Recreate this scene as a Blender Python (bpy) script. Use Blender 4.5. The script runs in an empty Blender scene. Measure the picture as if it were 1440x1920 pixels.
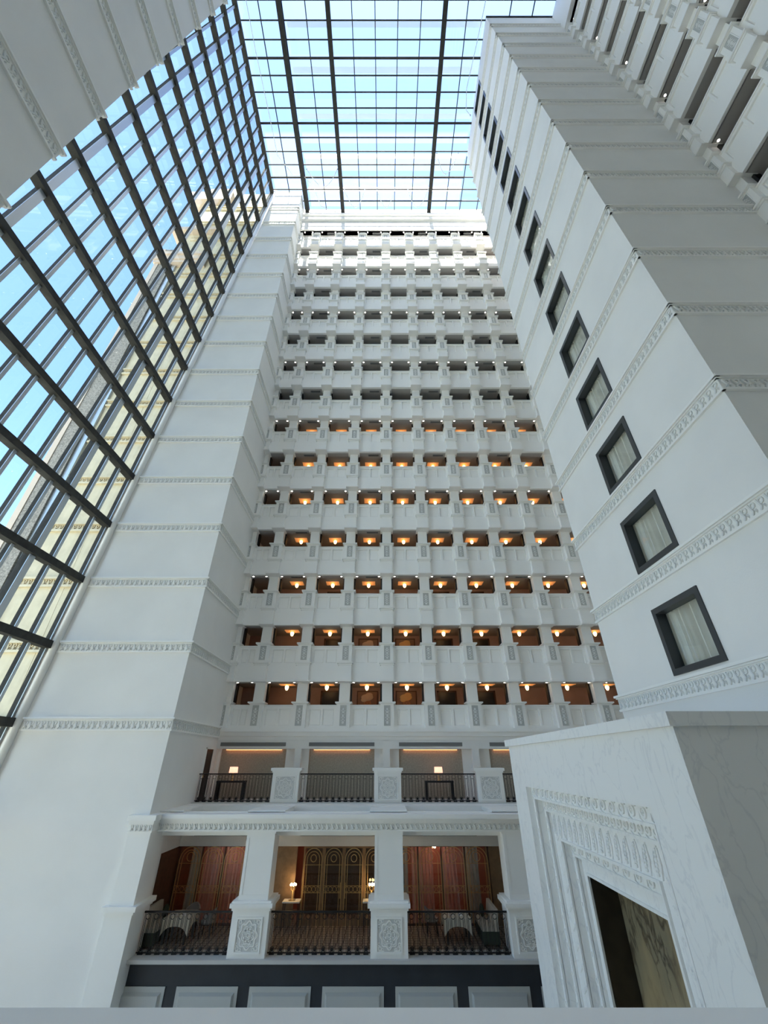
import bpy, math, random
from mathutils import Vector, Matrix
random.seed(7)
PI = math.pi
SC = bpy.context.scene
COL = SC.collection
G = 10.0            # the eye stands 10 m above the atrium floor; heights below are written from the eye level

# ------------------------------------------------------------------ camera
F_PX, PITCH = 758.7, 0.554
cd = bpy.data.cameras.new('camera'); cam = bpy.data.objects.new('camera', cd); COL.objects.link(cam)
cd.sensor_fit = 'HORIZONTAL'; cd.sensor_width = 36.0; cd.lens = 36.0 * F_PX / 1440.0
cd.clip_start = 0.05; cd.clip_end = 2000
cam.location = (0, 0, G); cam.rotation_euler = (PI / 2 + PITCH, 0, 0)
SC.camera = cam

# ------------------------------------------------------------------ sky, sun, exposure
SUN_EL, SUN_DX = math.radians(62), 0.05      # the sun stands high behind the eye
world = bpy.data.worlds.new('sky'); SC.world = world; world.use_nodes = True
wn = world.node_tree; wn.nodes.clear()
w_out = wn.nodes.new('ShaderNodeOutputWorld'); w_bg = wn.nodes.new('ShaderNodeBackground')
w_sky = wn.nodes.new('ShaderNodeTexSky'); w_sky.sky_type = 'NISHITA'; w_sky.sun_disc = False
w_sky.sun_elevation = SUN_EL; w_sky.sun_rotation = PI; w_sky.air_density = 1.0; w_sky.dust_density = 0.6; w_sky.ozone_density = 1.5
wn.links.new(w_sky.outputs[0], w_bg.inputs[0]); wn.links.new(w_bg.outputs[0], w_out.inputs[0])
w_bg.inputs[1].default_value = 0.32
sl = bpy.data.lights.new('sun', 'SUN'); sl.energy = 10.0; sl.angle = math.radians(0.6); sl.color = (1.0, 0.93, 0.80)
sun = bpy.data.objects.new('sun', sl); COL.objects.link(sun); sun.location = (0, -60, 120)
sd = Vector((SUN_DX, math.cos(SUN_EL), -math.sin(SUN_EL))); sun.rotation_euler = sd.to_track_quat('-Z', 'Y').to_euler()
SC.view_settings.view_transform = 'Standard'; SC.view_settings.look = 'None'
SC.view_settings.exposure = 1.22; SC.view_settings.gamma = 1.0; SC.view_settings.use_curve_mapping = False
SC.cycles.max_bounces = 18; SC.cycles.diffuse_bounces = 12; SC.cycles.glossy_bounces = 3; SC.cycles.transparent_max_bounces = 16
SC.cycles.transmission_bounces = 4; SC.cycles.caustics_reflective = False; SC.cycles.caustics_refractive = False
SC.cycles.use_denoising = True; SC.cycles.sample_clamp_indirect = 6.0

# ------------------------------------------------------------------ materials
MATS = {}
def nodes_of(name):
    m = bpy.data.materials.new(name); m.use_nodes = True; nt = m.node_tree
    b = nt.nodes.get('Principled BSDF'); MATS[name] = m
    return m, nt, b
def plain(name, col, rough=0.6, metal=0.0, var=0.0, scale=3.0, bump=0.0, bscale=60.0, spec=0.5, col2=None):
    m, nt, b = nodes_of(name)
    b.inputs['Base Color'].default_value = (*col, 1); b.inputs['Roughness'].default_value = rough
    b.inputs['Metallic'].default_value = metal; b.inputs['Specular IOR Level'].default_value = spec
    tc = nt.nodes.new('ShaderNodeTexCoord')
    if var > 0 or col2:
        n = nt.nodes.new('ShaderNodeTexNoise'); n.inputs['Scale'].default_value = scale; n.inputs['Detail'].default_value = 5
        nt.links.new(tc.outputs['Object'], n.inputs['Vector'])
        r = nt.nodes.new('ShaderNodeMix'); r.data_type = 'RGBA'
        c2 = col2 or tuple(max(0, c * (1 - var)) for c in col)
        r.inputs[6].default_value = (*c2, 1); r.inputs[7].default_value = (*col, 1)
        mr = nt.nodes.new('ShaderNodeMapRange'); mr.inputs['From Min'].default_value = 0.35; mr.inputs['From Max'].default_value = 0.62
        nt.links.new(n.outputs['Fac'], mr.inputs['Value']); nt.links.new(mr.outputs['Result'], r.inputs[0])
        nt.links.new(r.outputs[2], b.inputs['Base Color'])
    if bump > 0:
        n2 = nt.nodes.new('ShaderNodeTexNoise'); n2.inputs['Scale'].default_value = bscale; n2.inputs['Detail'].default_value = 3
        nt.links.new(tc.outputs['Object'], n2.inputs['Vector'])
        bp = nt.nodes.new('ShaderNodeBump'); bp.inputs['Strength'].default_value = bump; bp.inputs['Distance'].default_value = 0.02
        nt.links.new(n2.outputs['Fac'], bp.inputs['Height']); nt.links.new(bp.outputs['Normal'], b.inputs['Normal'])
    return m
def emit(name, col, strength):
    m, nt, b = nodes_of(name)
    b.inputs['Base Color'].default_value = (*col, 1); b.inputs['Emission Color'].default_value = (*col, 1)
    b.inputs['Emission Strength'].default_value = strength
    return m
def glass(name, tint, refl=1.0, haze=0.0):
    m = bpy.data.materials.new(name); m.use_nodes = True; nt = m.node_tree; nt.nodes.clear(); MATS[name] = m
    o = nt.nodes.new('ShaderNodeOutputMaterial'); t = nt.nodes.new('ShaderNodeBsdfTransparent'); g = nt.nodes.new('ShaderNodeBsdfGlossy')
    t.inputs[0].default_value = (*tint, 1); g.inputs['Roughness'].default_value = 0.02
    f = nt.nodes.new('ShaderNodeLayerWeight'); f.inputs[0].default_value = 0.5       # facing is the same from both sides
    pw = nt.nodes.new('ShaderNodeMath'); pw.operation = 'POWER'; pw.inputs[1].default_value = 4.5
    k = nt.nodes.new('ShaderNodeMath'); k.operation = 'MULTIPLY_ADD'; k.inputs[1].default_value = 0.75 * refl; k.inputs[2].default_value = 0.04 * refl
    nt.links.new(f.outputs['Facing'], pw.inputs[0]); nt.links.new(pw.outputs[0], k.inputs[0])
    mx = nt.nodes.new('ShaderNodeMixShader'); nt.links.new(k.outputs[0], mx.inputs[0])
    last = t.outputs[0]
    if haze > 0:
        tr = nt.nodes.new('ShaderNodeBsdfTranslucent'); tr.inputs[0].default_value = (0.9, 0.93, 0.95, 1)
        mh = nt.nodes.new('ShaderNodeMixShader'); mh.inputs[0].default_value = haze
        nt.links.new(t.outputs[0], mh.inputs[1]); nt.links.new(tr.outputs[0], mh.inputs[2]); last = mh.outputs[0]
    nt.links.new(last, mx.inputs[1]); nt.links.new(g.outputs[0], mx.inputs[2]); nt.links.new(mx.outputs[0], o.inputs[0])
    return m
def veined(name, base, vein, scale, rough=0.35, width=0.08, stretch=(1, 1, 1), patch=None):
    m, nt, b = nodes_of(name); b.inputs['Roughness'].default_value = rough
    tc = nt.nodes.new('ShaderNodeTexCoord'); mp = nt.nodes.new('ShaderNodeMapping'); mp.inputs['Scale'].default_value = stretch
    mp.inputs['Rotation'].default_value = (0.6, 0.2, 0.3)
    nt.links.new(tc.outputs['Object'], mp.inputs[0])
    n = nt.nodes.new('ShaderNodeTexNoise'); n.inputs['Scale'].default_value = scale; n.inputs['Detail'].default_value = 6; n.inputs['Distortion'].default_value = 0.7
    nt.links.new(mp.outputs[0], n.inputs['Vector'])
    r = nt.nodes.new('ShaderNodeValToRGB'); e = r.color_ramp.elements
    e[0].position = 0.5 - width; e[0].color = (*base, 1); e[1].position = 0.5 + width; e[1].color = (*base, 1)
    x = e.new(0.5); x.color = (*vein, 1)
    nt.links.new(n.outputs['Fac'], r.inputs[0])
    if patch:
        n2 = nt.nodes.new('ShaderNodeTexNoise'); n2.inputs['Scale'].default_value = scale * 0.6; n2.inputs['Detail'].default_value = 4
        nt.links.new(mp.outputs[0], n2.inputs['Vector'])
        mr = nt.nodes.new('ShaderNodeMapRange'); mr.inputs['From Min'].default_value = 0.42; mr.inputs['From Max'].default_value = 0.6
        nt.links.new(n2.outputs['Fac'], mr.inputs['Value'])
        mx = nt.nodes.new('ShaderNodeMix'); mx.data_type = 'RGBA'; mx.inputs[7].default_value = (*patch, 1)
        nt.links.new(mr.outputs['Result'], mx.inputs[0]); nt.links.new(r.outputs[0], mx.inputs[6]); nt.links.new(mx.outputs[2], b.inputs['Base Color'])
    else:
        nt.links.new(r.outputs[0], b.inputs['Base Color'])
    return m
plain('plaster', (0.87, 0.855, 0.815), 0.75, var=0.04, scale=0.5, bump=0.12, bscale=25)
plain('plaster_trim', (0.90, 0.885, 0.84), 0.6)
plain('facade_paint', (0.94, 0.925, 0.885), 0.7)
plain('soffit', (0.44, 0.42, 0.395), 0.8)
plain('relief_grey', (0.52, 0.52, 0.49), 0.8)
plain('rosette_ground', (0.64, 0.635, 0.605), 0.8)
plain('relief_white', (0.78, 0.78, 0.75), 0.7)
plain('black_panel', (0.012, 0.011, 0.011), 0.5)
plain('corridor_wall', (0.42, 0.29, 0.25), 0.8, var=0.08, scale=2)
plain('corridor_carpet', (0.18, 0.10, 0.08), 0.95)
plain('walnut', (0.10, 0.045, 0.025), 0.45, var=0.4, scale=6)
plain('dark_door', (0.012, 0.010, 0.009), 0.4)
plain('oak', (0.30, 0.19, 0.10), 0.5, var=0.25, scale=5)
plain('plinth_blue', (0.030, 0.034, 0.042), 0.55, var=0.25, scale=1.2, bump=0.05)
plain('plinth_panel', (0.50, 0.51, 0.49), 0.7, bump=0.05)
plain('slab_edge', (0.55, 0.54, 0.51), 0.7)
plain('vent_dark', (0.10, 0.10, 0.10), 0.8)
plain('vent_grey', (0.32, 0.32, 0.31), 0.6)
plain('steel_dark', (0.055, 0.053, 0.048), 0.75, spec=0.15, var=0.25, scale=4)
plain('aluminium', (0.50, 0.53, 0.55), 0.35, metal=0.55)
plain('window_frame', (0.045, 0.05, 0.053), 0.4)
plain('wrought_iron', (0.015, 0.014, 0.014), 0.5, metal=0.4)
plain('bronze', (0.62, 0.44, 0.20), 0.35, metal=0.5)
plain('sheer_curtain', (0.88, 0.84, 0.78), 0.9)
plain('rose_curtain', (0.72, 0.46, 0.40), 0.9)
plain('grey_curtain', (0.60, 0.64, 0.60), 0.9)
for n_, c_ in (('rose_curtain', (0.72, 0.46, 0.40)), ('grey_curtain', (0.60, 0.64, 0.60))):
    nt = MATS[n_].node_tree; b = nt.nodes.get('Principled BSDF'); tl = nt.nodes.new('ShaderNodeBsdfTranslucent'); tl.inputs[0].default_value = (*c_, 1)
    mxs = nt.nodes.new('ShaderNodeMixShader'); mxs.inputs[0].default_value = 0.35; nt.links.new(b.outputs[0], mxs.inputs[1]); nt.links.new(tl.outputs[0], mxs.inputs[2]); nt.links.new(mxs.outputs[0], nt.nodes.get('Material Output').inputs[0])
plain('room_dark', (0.10, 0.07, 0.055), 0.9)
plain('room_red', (0.30, 0.10, 0.06), 0.9)
plain('beige_fabric', (0.44, 0.39, 0.31), 0.85, var=0.18, scale=14)
plain('stone_yellow', (0.66, 0.57, 0.40), 0.8, var=0.12, scale=1.5)
plain('stone_pink', (0.62, 0.50, 0.40), 0.85)
plain('stone_rough', (0.38, 0.34, 0.29), 0.95, var=0.5, scale=14)
m, nt, b = nodes_of('louvre_white'); b.inputs['Base Color'].default_value = (0.85, 0.82, 0.78, 1)
tl = nt.nodes.new('ShaderNodeBsdfTranslucent'); tl.inputs[0].default_value = (0.92, 0.90, 0.88, 1); mxs = nt.nodes.new('ShaderNodeMixShader'); mxs.inputs[0].default_value = 0.6
out_ = nt.nodes.get('Material Output'); nt.links.new(b.outputs[0], mxs.inputs[1]); nt.links.new(tl.outputs[0], mxs.inputs[2]); nt.links.new(mxs.outputs[0], out_.inputs[0])
plain('cloth_cream', (0.62, 0.58, 0.48), 0.9)
plain('velvet_green', (0.045, 0.06, 0.04), 0.9)
plain('fabric_grey', (0.26, 0.25, 0.23), 0.9)
plain('cream_leather', (0.50, 0.46, 0.38), 0.7)
plain('porcelain', (0.8, 0.8, 0.78), 0.2)
plain('cable_white', (0.75, 0.74, 0.70), 0.5)
plain('canvas_brown', (0.30, 0.19, 0.14), 0.8)
plain('skin_brown', (0.42, 0.20, 0.11), 0.7)
plain('dark_brown', (0.10, 0.045, 0.03), 0.8)  # deep brown of the painted beard and eyes
plain('cloth_ivory', (0.62, 0.50, 0.42), 0.8)
plain('cloth_saffron', (0.75, 0.48, 0.22), 0.8)
plain('gallery_white', (0.94, 0.94, 0.90), 0.6)
plain('atrium_floor', (0.55, 0.52, 0.47), 0.3)
plain('pavement', (0.70, 0.65, 0.55), 0.9, var=0.1, scale=0.3)
veined('marble_white', (0.90, 0.895, 0.87), (0.81, 0.81, 0.80), 2.6, 0.45, 0.025, (1, 1, 0.5))
veined('marble_olive', (0.25, 0.21, 0.13), (0.07, 0.05, 0.03), 1.3, 0.3, 0.035, (1, 1.3, 0.6), patch=(0.38, 0.29, 0.16))
plain('marble_dark', (0.035, 0.025, 0.015), 0.3, var=0.4, scale=3)
glass('glass_wall', (0.60, 0.70, 0.73), 0.9)
glass('glass_roof', (0.84, 0.89, 0.95), 0.6)
glass('glass_clear', (0.95, 0.97, 0.96), 0.9)
glass('shade_sheet', (0.88, 0.92, 0.95), 0.4, haze=0.07)
emit('lamp_glow', (1.0, 0.60, 0.24), 4.0)
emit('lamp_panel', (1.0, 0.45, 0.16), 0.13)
emit('downlight_glow', (1.0, 0.93, 0.82), 6.0)
emit('added_lamp_glow', (1.0, 0.50, 0.30), 7.0)  # glow of the lamps added behind the screens
emit('led_warm', (1.0, 0.40, 0.16), 1.6)
emit('lampshade', (1.0, 0.48, 0.32), 0.7)
emit('bulb', (1.0, 0.66, 0.30), 14.0)
# carpet with a woven lattice
m, nt, b = nodes_of('lattice_carpet'); b.inputs['Roughness'].default_value = 0.95
tc = nt.nodes.new('ShaderNodeTexCoord'); vo = nt.nodes.new('ShaderNodeTexVoronoi'); vo.feature = 'DISTANCE_TO_EDGE'; vo.inputs['Scale'].default_value = 4.2; vo.inputs['Randomness'].default_value = 0.25
rp = nt.nodes.new('ShaderNodeValToRGB'); rp.color_ramp.elements[0].color = (0.09, 0.06, 0.045, 1); rp.color_ramp.elements[1].color = (0.34, 0.27, 0.21, 1)
rp.color_ramp.elements[0].position = 0.05; rp.color_ramp.elements[1].position = 0.12
nt.links.new(tc.outputs['Object'], vo.inputs['Vector']); nt.links.new(vo.outputs['Distance'], rp.inputs[0]); nt.links.new(rp.outputs[0], b.inputs['Base Color'])

# ------------------------------------------------------------------ mesh helpers
class MB:
    """collects quads in coordinates whose z counts from the eye level; build() links ONE mesh object"""
    def __init__(s): s.v = []; s.f = []; s.sm = False
    def add(s, vs, fs):
        o = len(s.v); s.v += [tuple(p) for p in vs]; s.f += [tuple(i + o for i in q) for q in fs]; return s
    def box(s, x0, x1, y0, y1, z0, z1):
        return s.add([(x0, y0, z0), (x1, y0, z0), (x1, y1, z0), (x0, y1, z0), (x0, y0, z1), (x1, y0, z1), (x1, y1, z1), (x0, y1, z1)],
                     [(0, 3, 2, 1), (4, 5, 6, 7), (0, 1, 5, 4), (1, 2, 6, 5), (2, 3, 7, 6), (3, 0, 4, 7)])
    def cbox(s, cx, cy, z0, w, d, h): return s.box(cx - w / 2, cx + w / 2, cy - d / 2, cy + d / 2, z0, z0 + h)
    def quad(s, a, b, c, d): return s.add([a, b, c, d], [(0, 1, 2, 3)])
    def frust(s, x0, x1, z0, z1, y0, y1, e):
        """a panel raised in -y: outer rect at y0, inner rect shrunk by e at y1"""
        vs = [(x0, y0, z0), (x1, y0, z0), (x1, y0, z1), (x0, y0, z1), (x0 + e, y1, z0 + e), (x1 - e, y1, z0 + e), (x1 - e, y1, z1 - e), (x0 + e, y1, z1 - e)]
        return s.add(vs, [(4, 5, 6, 7), (0, 1, 5, 4), (1, 2, 6, 5), (2, 3, 7, 6), (3, 0, 4, 7)])
    def tube(s, pts, r, n=4, closed=False):
        P = [Vector(p) for p in pts]; m = len(P); vs = []; ref = None
        for i, p in enumerate(P):
            if closed: t = P[(i + 1) % m] - P[i - 1]
            else: t = P[min(i + 1, m - 1)] - P[max(i - 1, 0)]
            t.normalize()
            if ref is None: ref = Vector((0, 0, 1)) if abs(t.z) < 0.9 else Vector((1, 0, 0))
            a = t.cross(ref)
            if a.length < 1e-4: a = t.cross(Vector((0, 1, 0)))
            a.normalize(); b = t.cross(a).normalized()
            ref = -b if b.length > 0 else ref
            ref = a.cross(t)
            for j in range(n):
                an = 2 * PI * (j + 0.5) / n; vs.append(p + (a * math.cos(an) + b * math.sin(an)) * r)
        fs = []
        for i in range(m if closed else m - 1):
            for j in range(n):
                fs.append((i * n + j, i * n + (j + 1) % n, ((i + 1) % m) * n + (j + 1) % n, ((i + 1) % m) * n + j))
        if not closed: fs += [tuple(range(n))[::-1], tuple((m - 1) * n + j for j in range(n))]
        return s.add(vs, fs)
    def lathe(s, cx, cy, prof, n=12):
        vs = []; m = len(prof)
        for r, z in prof:
            for j in range(n): a = 2 * PI * j / n; vs.append((cx + r * math.cos(a), cy + r * math.sin(a), z))
        fs = [(i * n + j, i * n + (j + 1) % n, (i + 1) * n + (j + 1) % n, (i + 1) * n + j) for i in range(m - 1) for j in range(n)]
        fs += [tuple(range(n))[::-1], tuple((m - 1) * n + j for j in range(n))]
        return s.add(vs, fs)
    def ball(s, c, r, sx=1, sy=1, sz=1, n=8, m=5):
        vs = []
        for i in range(m + 1):
            t = PI * i / m
            for j in range(n):
                a = 2 * PI * j / n; vs.append((c[0] + r * sx * math.sin(t) * math.cos(a), c[1] + r * sy * math.sin(t) * math.sin(a), c[2] - r * sz * math.cos(t)))
        return s.add(vs, [(i * n + j, i * n + (j + 1) % n, (i + 1) * n + (j + 1) % n, (i + 1) * n + j) for i in range(m) for j in range(n)])
    def ring(s, c, R, r, U, V, n=12, k=4):
        U = Vector(U); V = Vector(V); c = Vector(c)
        return s.tube([c + U * (R * math.cos(2 * PI * i / n)) + V * (R * math.sin(2 * PI * i / n)) for i in range(n)], r, k, True)
    def xf(s, fn, start=0):
        s.v = s.v[:start] + [tuple(fn(Vector(p))) for p in s.v[start:]]; return s
    def mesh(s, name):
        me = bpy.data.meshes.new(name); me.from_pydata(s.v, [], s.f); me.update()
        return me
    def build(s, name, mat, parent=None, at=None, smooth=False):
        """top-level: the vertices are world (eye-level z); `at` moves the origin there. child: the vertices are local to the parent"""
        if parent is None:
            o = at or (0, 0, 0); dz = 0 if at else 0
            me = bpy.data.meshes.new(name); me.from_pydata([(p[0] - o[0], p[1] - o[1], p[2] - o[2]) for p in s.v], [], s.f); me.update()
            ob = bpy.data.objects.new(name, me); ob.location = (o[0], o[1], o[2] + G)
        else:
            o = parent.get('_o', None) or (0, 0, 0)
            me = bpy.data.meshes.new(name); me.from_pydata([(p[0] - o[0], p[1] - o[1], p[2] - o[2]) for p in s.v], [], s.f); me.update()
            ob = bpy.data.objects.new(name, me); ob.parent = parent
        if smooth: me.polygons.foreach_set('use_smooth', [True] * len(me.polygons))
        me.materials.append(MATS[mat]); COL.objects.link(ob)
        return ob
ORIG = {}
def empty(name, loc, rz=0.0):
    """loc in eye-level z; children are modelled around (0,0,0)"""
    o = bpy.data.objects.new(name, None); o.empty_display_size = 0.2; COL.objects.link(o)
    o.location = (loc[0], loc[1], loc[2] + G); o.rotation_euler = (0, 0, rz); return o
def tag(o, label=None, cat=None, group=None, kind=None):
    if label: o['label'] = label
    if cat: o['category'] = cat
    if group: o['group'] = group
    if kind: o['kind'] = kind
    return o
def struct(name, mb, mat, label, cat='wall', at=None):
    return tag(mb.build(name, mat, None, at), label, cat, None, 'structure')
def sroot(name, loc, label, cat):
    return tag(empty(name, loc), label, cat, None, 'structure')
def inst(name, me, mat, parent, loc=(0, 0, 0), rot=None):
    if not me.materials: me.materials.append(MATS[mat])
    o = bpy.data.objects.new(name, me); COL.objects.link(o); o.parent = parent; o.location = loc
    if rot: o.rotation_euler = rot
    return o
ORD = ['zeroth', 'first', 'second', 'third', 'fourth', 'fifth', 'sixth', 'seventh', 'eighth', 'ninth', 'tenth', 'eleventh', 'twelfth', 'thirteenth', 'fourteenth', 'fifteenth', 'sixteenth', 'seventeenth', 'eighteenth']

# ------------------------------------------------------------------ measured layout (metres, from the eye)
S = 3.2                                  # storey height
FY, FSTEP = 25.37, 0.29                  # balcony front: every storey leans 0.29 m further out
PB, PT = 0.77, 2.78                      # bottom and top of a balcony parapet, storey 0
XC, BAY = 0.18, 2.46
def fy(k): return FY - FSTEP * k
XL, YL = -9.03, 19.4                     # corner of the left pier
XR, YR0, YR1 = 8.55, 7.05, 16.1          # right wing
XRR = 14.3                               # balcony front right of the wing
ZL, ZR = 1.646, 2.056                    # top of the first carved band, left and right
H = 53.2                                 # skylight
GX0, GSL = -15.88, 0.07                  # the glass wall leans in
def gx(z): return GX0 + GSL * z
GND = -10.0

# ------------------------------------------------------------------ carved band
def carve(mb, o, U, N, length, pitch=0.24, z0=0.0, hgt=0.30):
    """a row of scrolls with leaf tails on a vertical face: o start, U along, N outwards"""
    U = Vector(U); N = Vector(N); Z = Vector((0, 0, 1)); n = max(1, int(length / pitch)); p = length / n
    for i in range(n):
        c = Vector(o) + U * (p * (i + 0.5)) + Z * z0
        mb.ring(c + U * (p * 0.12) + Z * (hgt * 0.74), hgt * 0.21, 0.027, U, Z, 8, 4)
        mb.tube([c + U * (-p * .30) + Z * (hgt * .95) + N * .004, c + U * (-p * .12) + Z * (hgt * .55) + N * .012, c + U * (p * .02) + Z * (hgt * .30) + N * .012, c + U * (-p * .22) + Z * (hgt * .03) + N * .004], 0.032, 4)
        q = c + U * (p * .30) + Z * (hgt * .22)
        mb.add([q + Z * (hgt * .2), q + U * (p * .12), q - Z * (hgt * .2), q - U * (p * .12), q + N * .05], [(0, 1, 4), (1, 2, 4), (2, 3, 4), (3, 0, 4)])
    return mb
def band_segment(lip, field, fil, rel, a, b, N, ztop):
    """lip, field, fillet and carving of one straight run a->b (xy), N outwards"""
    a = Vector((*a, 0)); b = Vector((*b, 0)); N = Vector(N); U = (b - a).normalized()
    def run(mb, z0, z1, out, ext=0.0):
        p, q = a - U * ext, b + U * ext
        vs = []
        for e in (p, q):
            for d, z in ((-.02, z0), (out, z0), (out, z1), (-.02, z1)): vs.append(e + N * d + Vector((0, 0, z)))
        mb.add(vs, [(0, 1, 5, 4), (1, 2, 6, 5), (2, 3, 7, 6), (3, 0, 4, 7), (0, 3, 2, 1), (4, 5, 6, 7)])
    run(lip, ztop - .07, ztop, .13, 0.11); run(lip, ztop - .115, ztop - .075, .085, 0.07)
    run(field, ztop - .46, ztop - .115, .035, .03)
    run(fil, ztop - .52, ztop - .45, .075, .06)
    carve(rel, a + N * .045 + Vector((0, 0, ztop - .44)), U, N, (b - a).length)
TRIM = [0]
def band(runs, ztop, label):
    TRIM[0] += 1
    r = sroot('trim_%d' % TRIM[0], (runs[0][0][0], runs[0][0][1], ztop), label, 'frieze')
    o = Vector((runs[0][0][0], runs[0][0][1], ztop)); parts = [MB() for _ in range(4)]
    for a, b, N in runs: band_segment(*parts, a, b, N, ztop)
    for mb, nm, mt in zip(parts, ('moulding', 'field', 'fillet', 'carving'), ('plaster_trim', 'plaster_trim', 'plaster_trim', 'relief_white')):
        mb.xf(lambda p: p - o); ob = mb.build(nm, mt, r)
        if nm == 'carving': ob['kind'] = 'stuff'

# ------------------------------------------------------------------ the setting: shells
struct('floor', MB().box(-16, 15, -6, 23.0, GND - .3, GND), 'atrium_floor', 'pale stone floor at the bottom of the atrium', 'floor')
g = MB()
for x0, x1, y0, y1 in ((-150, -16, -80, 120), (15, 150, -80, 120), (-16, 15, -80, -12), (-16, 15, 40, 120)): g.box(x0, x1, y0, y1, GND - .4, GND - .1)
struct('ground', g, 'pavement', 'grey pavement outside around the building', 'ground')
# left pier
mb = MB()
zt, zb = H + 0.3, GND
mb.quad((gx(zb) + .35, YL, zb), (XL, YL, zb), (XL, YL, zt), (gx(zt) + .35, YL, zt))
mb.quad((XL, YL, zb), (XL, 30, zb), (XL, 30, zt), (XL, YL, zt))
mb.quad((gx(zt) + .35, YL, zt), (XL, YL, zt), (XL, 30, zt), (gx(zt) + .35, 30, zt))
struct('wall_left', mb, 'plaster', 'tall white plastered pier beside the glass wall', 'wall')
mb = MB()     # rounded white jamb between glass and pier
for i in range(1):
    a = Vector((gx(zb) + .22, YL - .10, zb)); b_ = Vector((gx(zt) + .22, YL - .10, zt)); mb.tube([a, b_], 0.17, 10)
tag(mb.build('trim_100', 'plaster_trim', smooth=True), 'round white jamb where the glass wall meets the pier', 'trim', None, 'structure')
for k in range(16):
    z = ZL + S * k
    band([((gx(z) + .42, YL), (XL, YL), (0, -1, 0)), ((XL, YL), (XL, fy(k) + .1), (1, 0, 0))], z, 'carved white scroll band on the left pier, %s band from below' % ORD[k + 1])
# left wing near the eye
mb = MB().box(-15.2, -9.04, -6, 4.3, GND, H)
struct('wall_near_left', mb, 'plaster', 'white wing wall with vertical edge at upper left', 'wall')
for k in range(3, 16):
    z = ZL + .06 + S * k
    band([((-9.04, -5.9), (-9.04, 4.3), (1, 0, 0))], z, 'carved scroll band on the upper left wing wall, %s above the eye' % ORD[k + 1])
# right wing with window openings
WY0, WY1, WZ0, WZ1 = 10.47, 12.64, 2.15, 4.12
mb = MB()
def xw(y0, y1, z0, z1, x=XR): mb.quad((x, y1, z0), (x, y0, z0), (x, y0, z1), (x, y1, z1))
xw(YR0, WY0, GND, H); xw(WY1, YR1, GND, H)
NW = 16
xw(WY0, WY1, GND, WZ0)
for k in range(NW):
    xw(WY0, WY1, WZ1 + S * k, (WZ0 + S * (k + 1)) if k < NW - 1 else H)
mb.quad((XR, YR0, GND), (XRR + 3, YR0, GND), (XRR + 3, YR0, H), (XR, YR0, H))
mb.quad((XR, YR1, GND), (XR, YR1, H), (XRR + 3, YR1, H), (XRR + 3, YR1, GND))
mb.quad((10.6, WY0 - .5, GND), (10.6, WY1 + .5, GND), (10.6, WY1 + .5, H), (10.6, WY0 - .5, H))
mb.quad((XR, WY0 - .5, GND), (10.6, WY0 - .5, GND), (10.6, WY0 - .5, H), (XR, WY0 - .5, H))
mb.quad((XR, WY1 + .5, GND), (10.6, WY1 + .5, GND), (10.6, WY1 + .5, H), (XR, WY1 + .5, H))
mb.box(XR, XRR + 3, YR0, YR1, H - .02, H + .12)
struct('wall_right', mb, 'plaster', 'white plastered wing with one column of windows', 'wall')
for k in range(16):
    z = ZR + S * k
    band([((XR, YR1), (XR, YR0), (-1, 0, 0)), ((XR, YR0), (XRR - .35, YR0), (0, -1, 0))], z, 'carved scroll band around the right wing, %s band from below' % ORD[k + 1])
# far right closure, corridor-side walls, near end behind the eye
struct('wall_far_right', MB().box(15.6, 15.9, 16.1, 30.3, GND, H), 'plaster', 'white wall closing the atrium behind the right wing')
struct('wall_outer', MB().box(-15.9, 15.9, 30, 30.3, GND, H), 'plaster', 'plain outer wall at the back of the far building')
struct('wall_near', MB().box(-15.2, 18, -6.3, -6, GND, H), 'plaster', 'white end wall behind the viewer')
struct('ceiling', MB().box(-24, 24, -16, 0.9, H + .1, 80.8), 'plaster', 'solid tower block standing above the near end of the atrium', 'ceiling')

# ------------------------------------------------------------------ glass wall on the left: window_1
MP = 1.065; MY = [15.96 + MP * (3 - j) - .0 for j in range(0, 15)]      # 19.155 ... 4.2
TZ = [1.43 + S * k for k in range(-4, 17)]                             # transom heights
w1 = sroot('window_1', (gx(0), MY[0], 0), 'leaning glass curtain wall with steel transoms and mullions', 'glass wall')
o1 = Vector((gx(0), MY[0], 0))
tr = MB().box(-.16, .22, MY[-1] - MY[0] - .2, .32, -.17, .17).mesh('transom')
for z in TZ:
    if z < H - .5: inst('transom', tr, 'steel_dark', w1, (gx(z) - o1.x, 0, z))
def slope_bar(wx0, wx1, hw, z0, z1):
    mb = MB(); vs = []
    for z in (z0, z1):
        x = gx(z) - o1.x
        vs += [(x + wx0, -hw, z), (x + wx1, -hw, z), (x + wx1, hw, z), (x + wx0, hw, z)]
    return mb.add(vs, [(0, 3, 2, 1), (4, 5, 6, 7), (0, 1, 5, 4), (1, 2, 6, 5), (2, 3, 7, 6), (3, 0, 4, 7)])
thin = slope_bar(-.22, .02, .045, GND, H); thin_me = thin.mesh('mullion'); cap_me = slope_bar(.02, .05, .075, GND, H).mesh('mullion_cap')
thick_me = slope_bar(-.30, .05, .13, GND, H).mesh('wide_mullion'); tcap_me = slope_bar(.05, .08, .16, GND, H).mesh('mullion_cap')
for j, y in enumerate(MY):
    big = (j % 8 == 3)
    m_ = inst('mullion', thick_me if big else thin_me, 'steel_dark', w1, (0, y - MY[0], 0))
    inst('mullion_cap', tcap_me if big else cap_me, 'aluminium', m_)
pm = MB().add([(-.2 + 0, 0, 0), (-.2, -MP, 0), (-.2 + GSL * S, -MP, S), (-.2 + GSL * S, 0, S)], [(0, 1, 2, 3)]).mesh('glass_pane')
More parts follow.
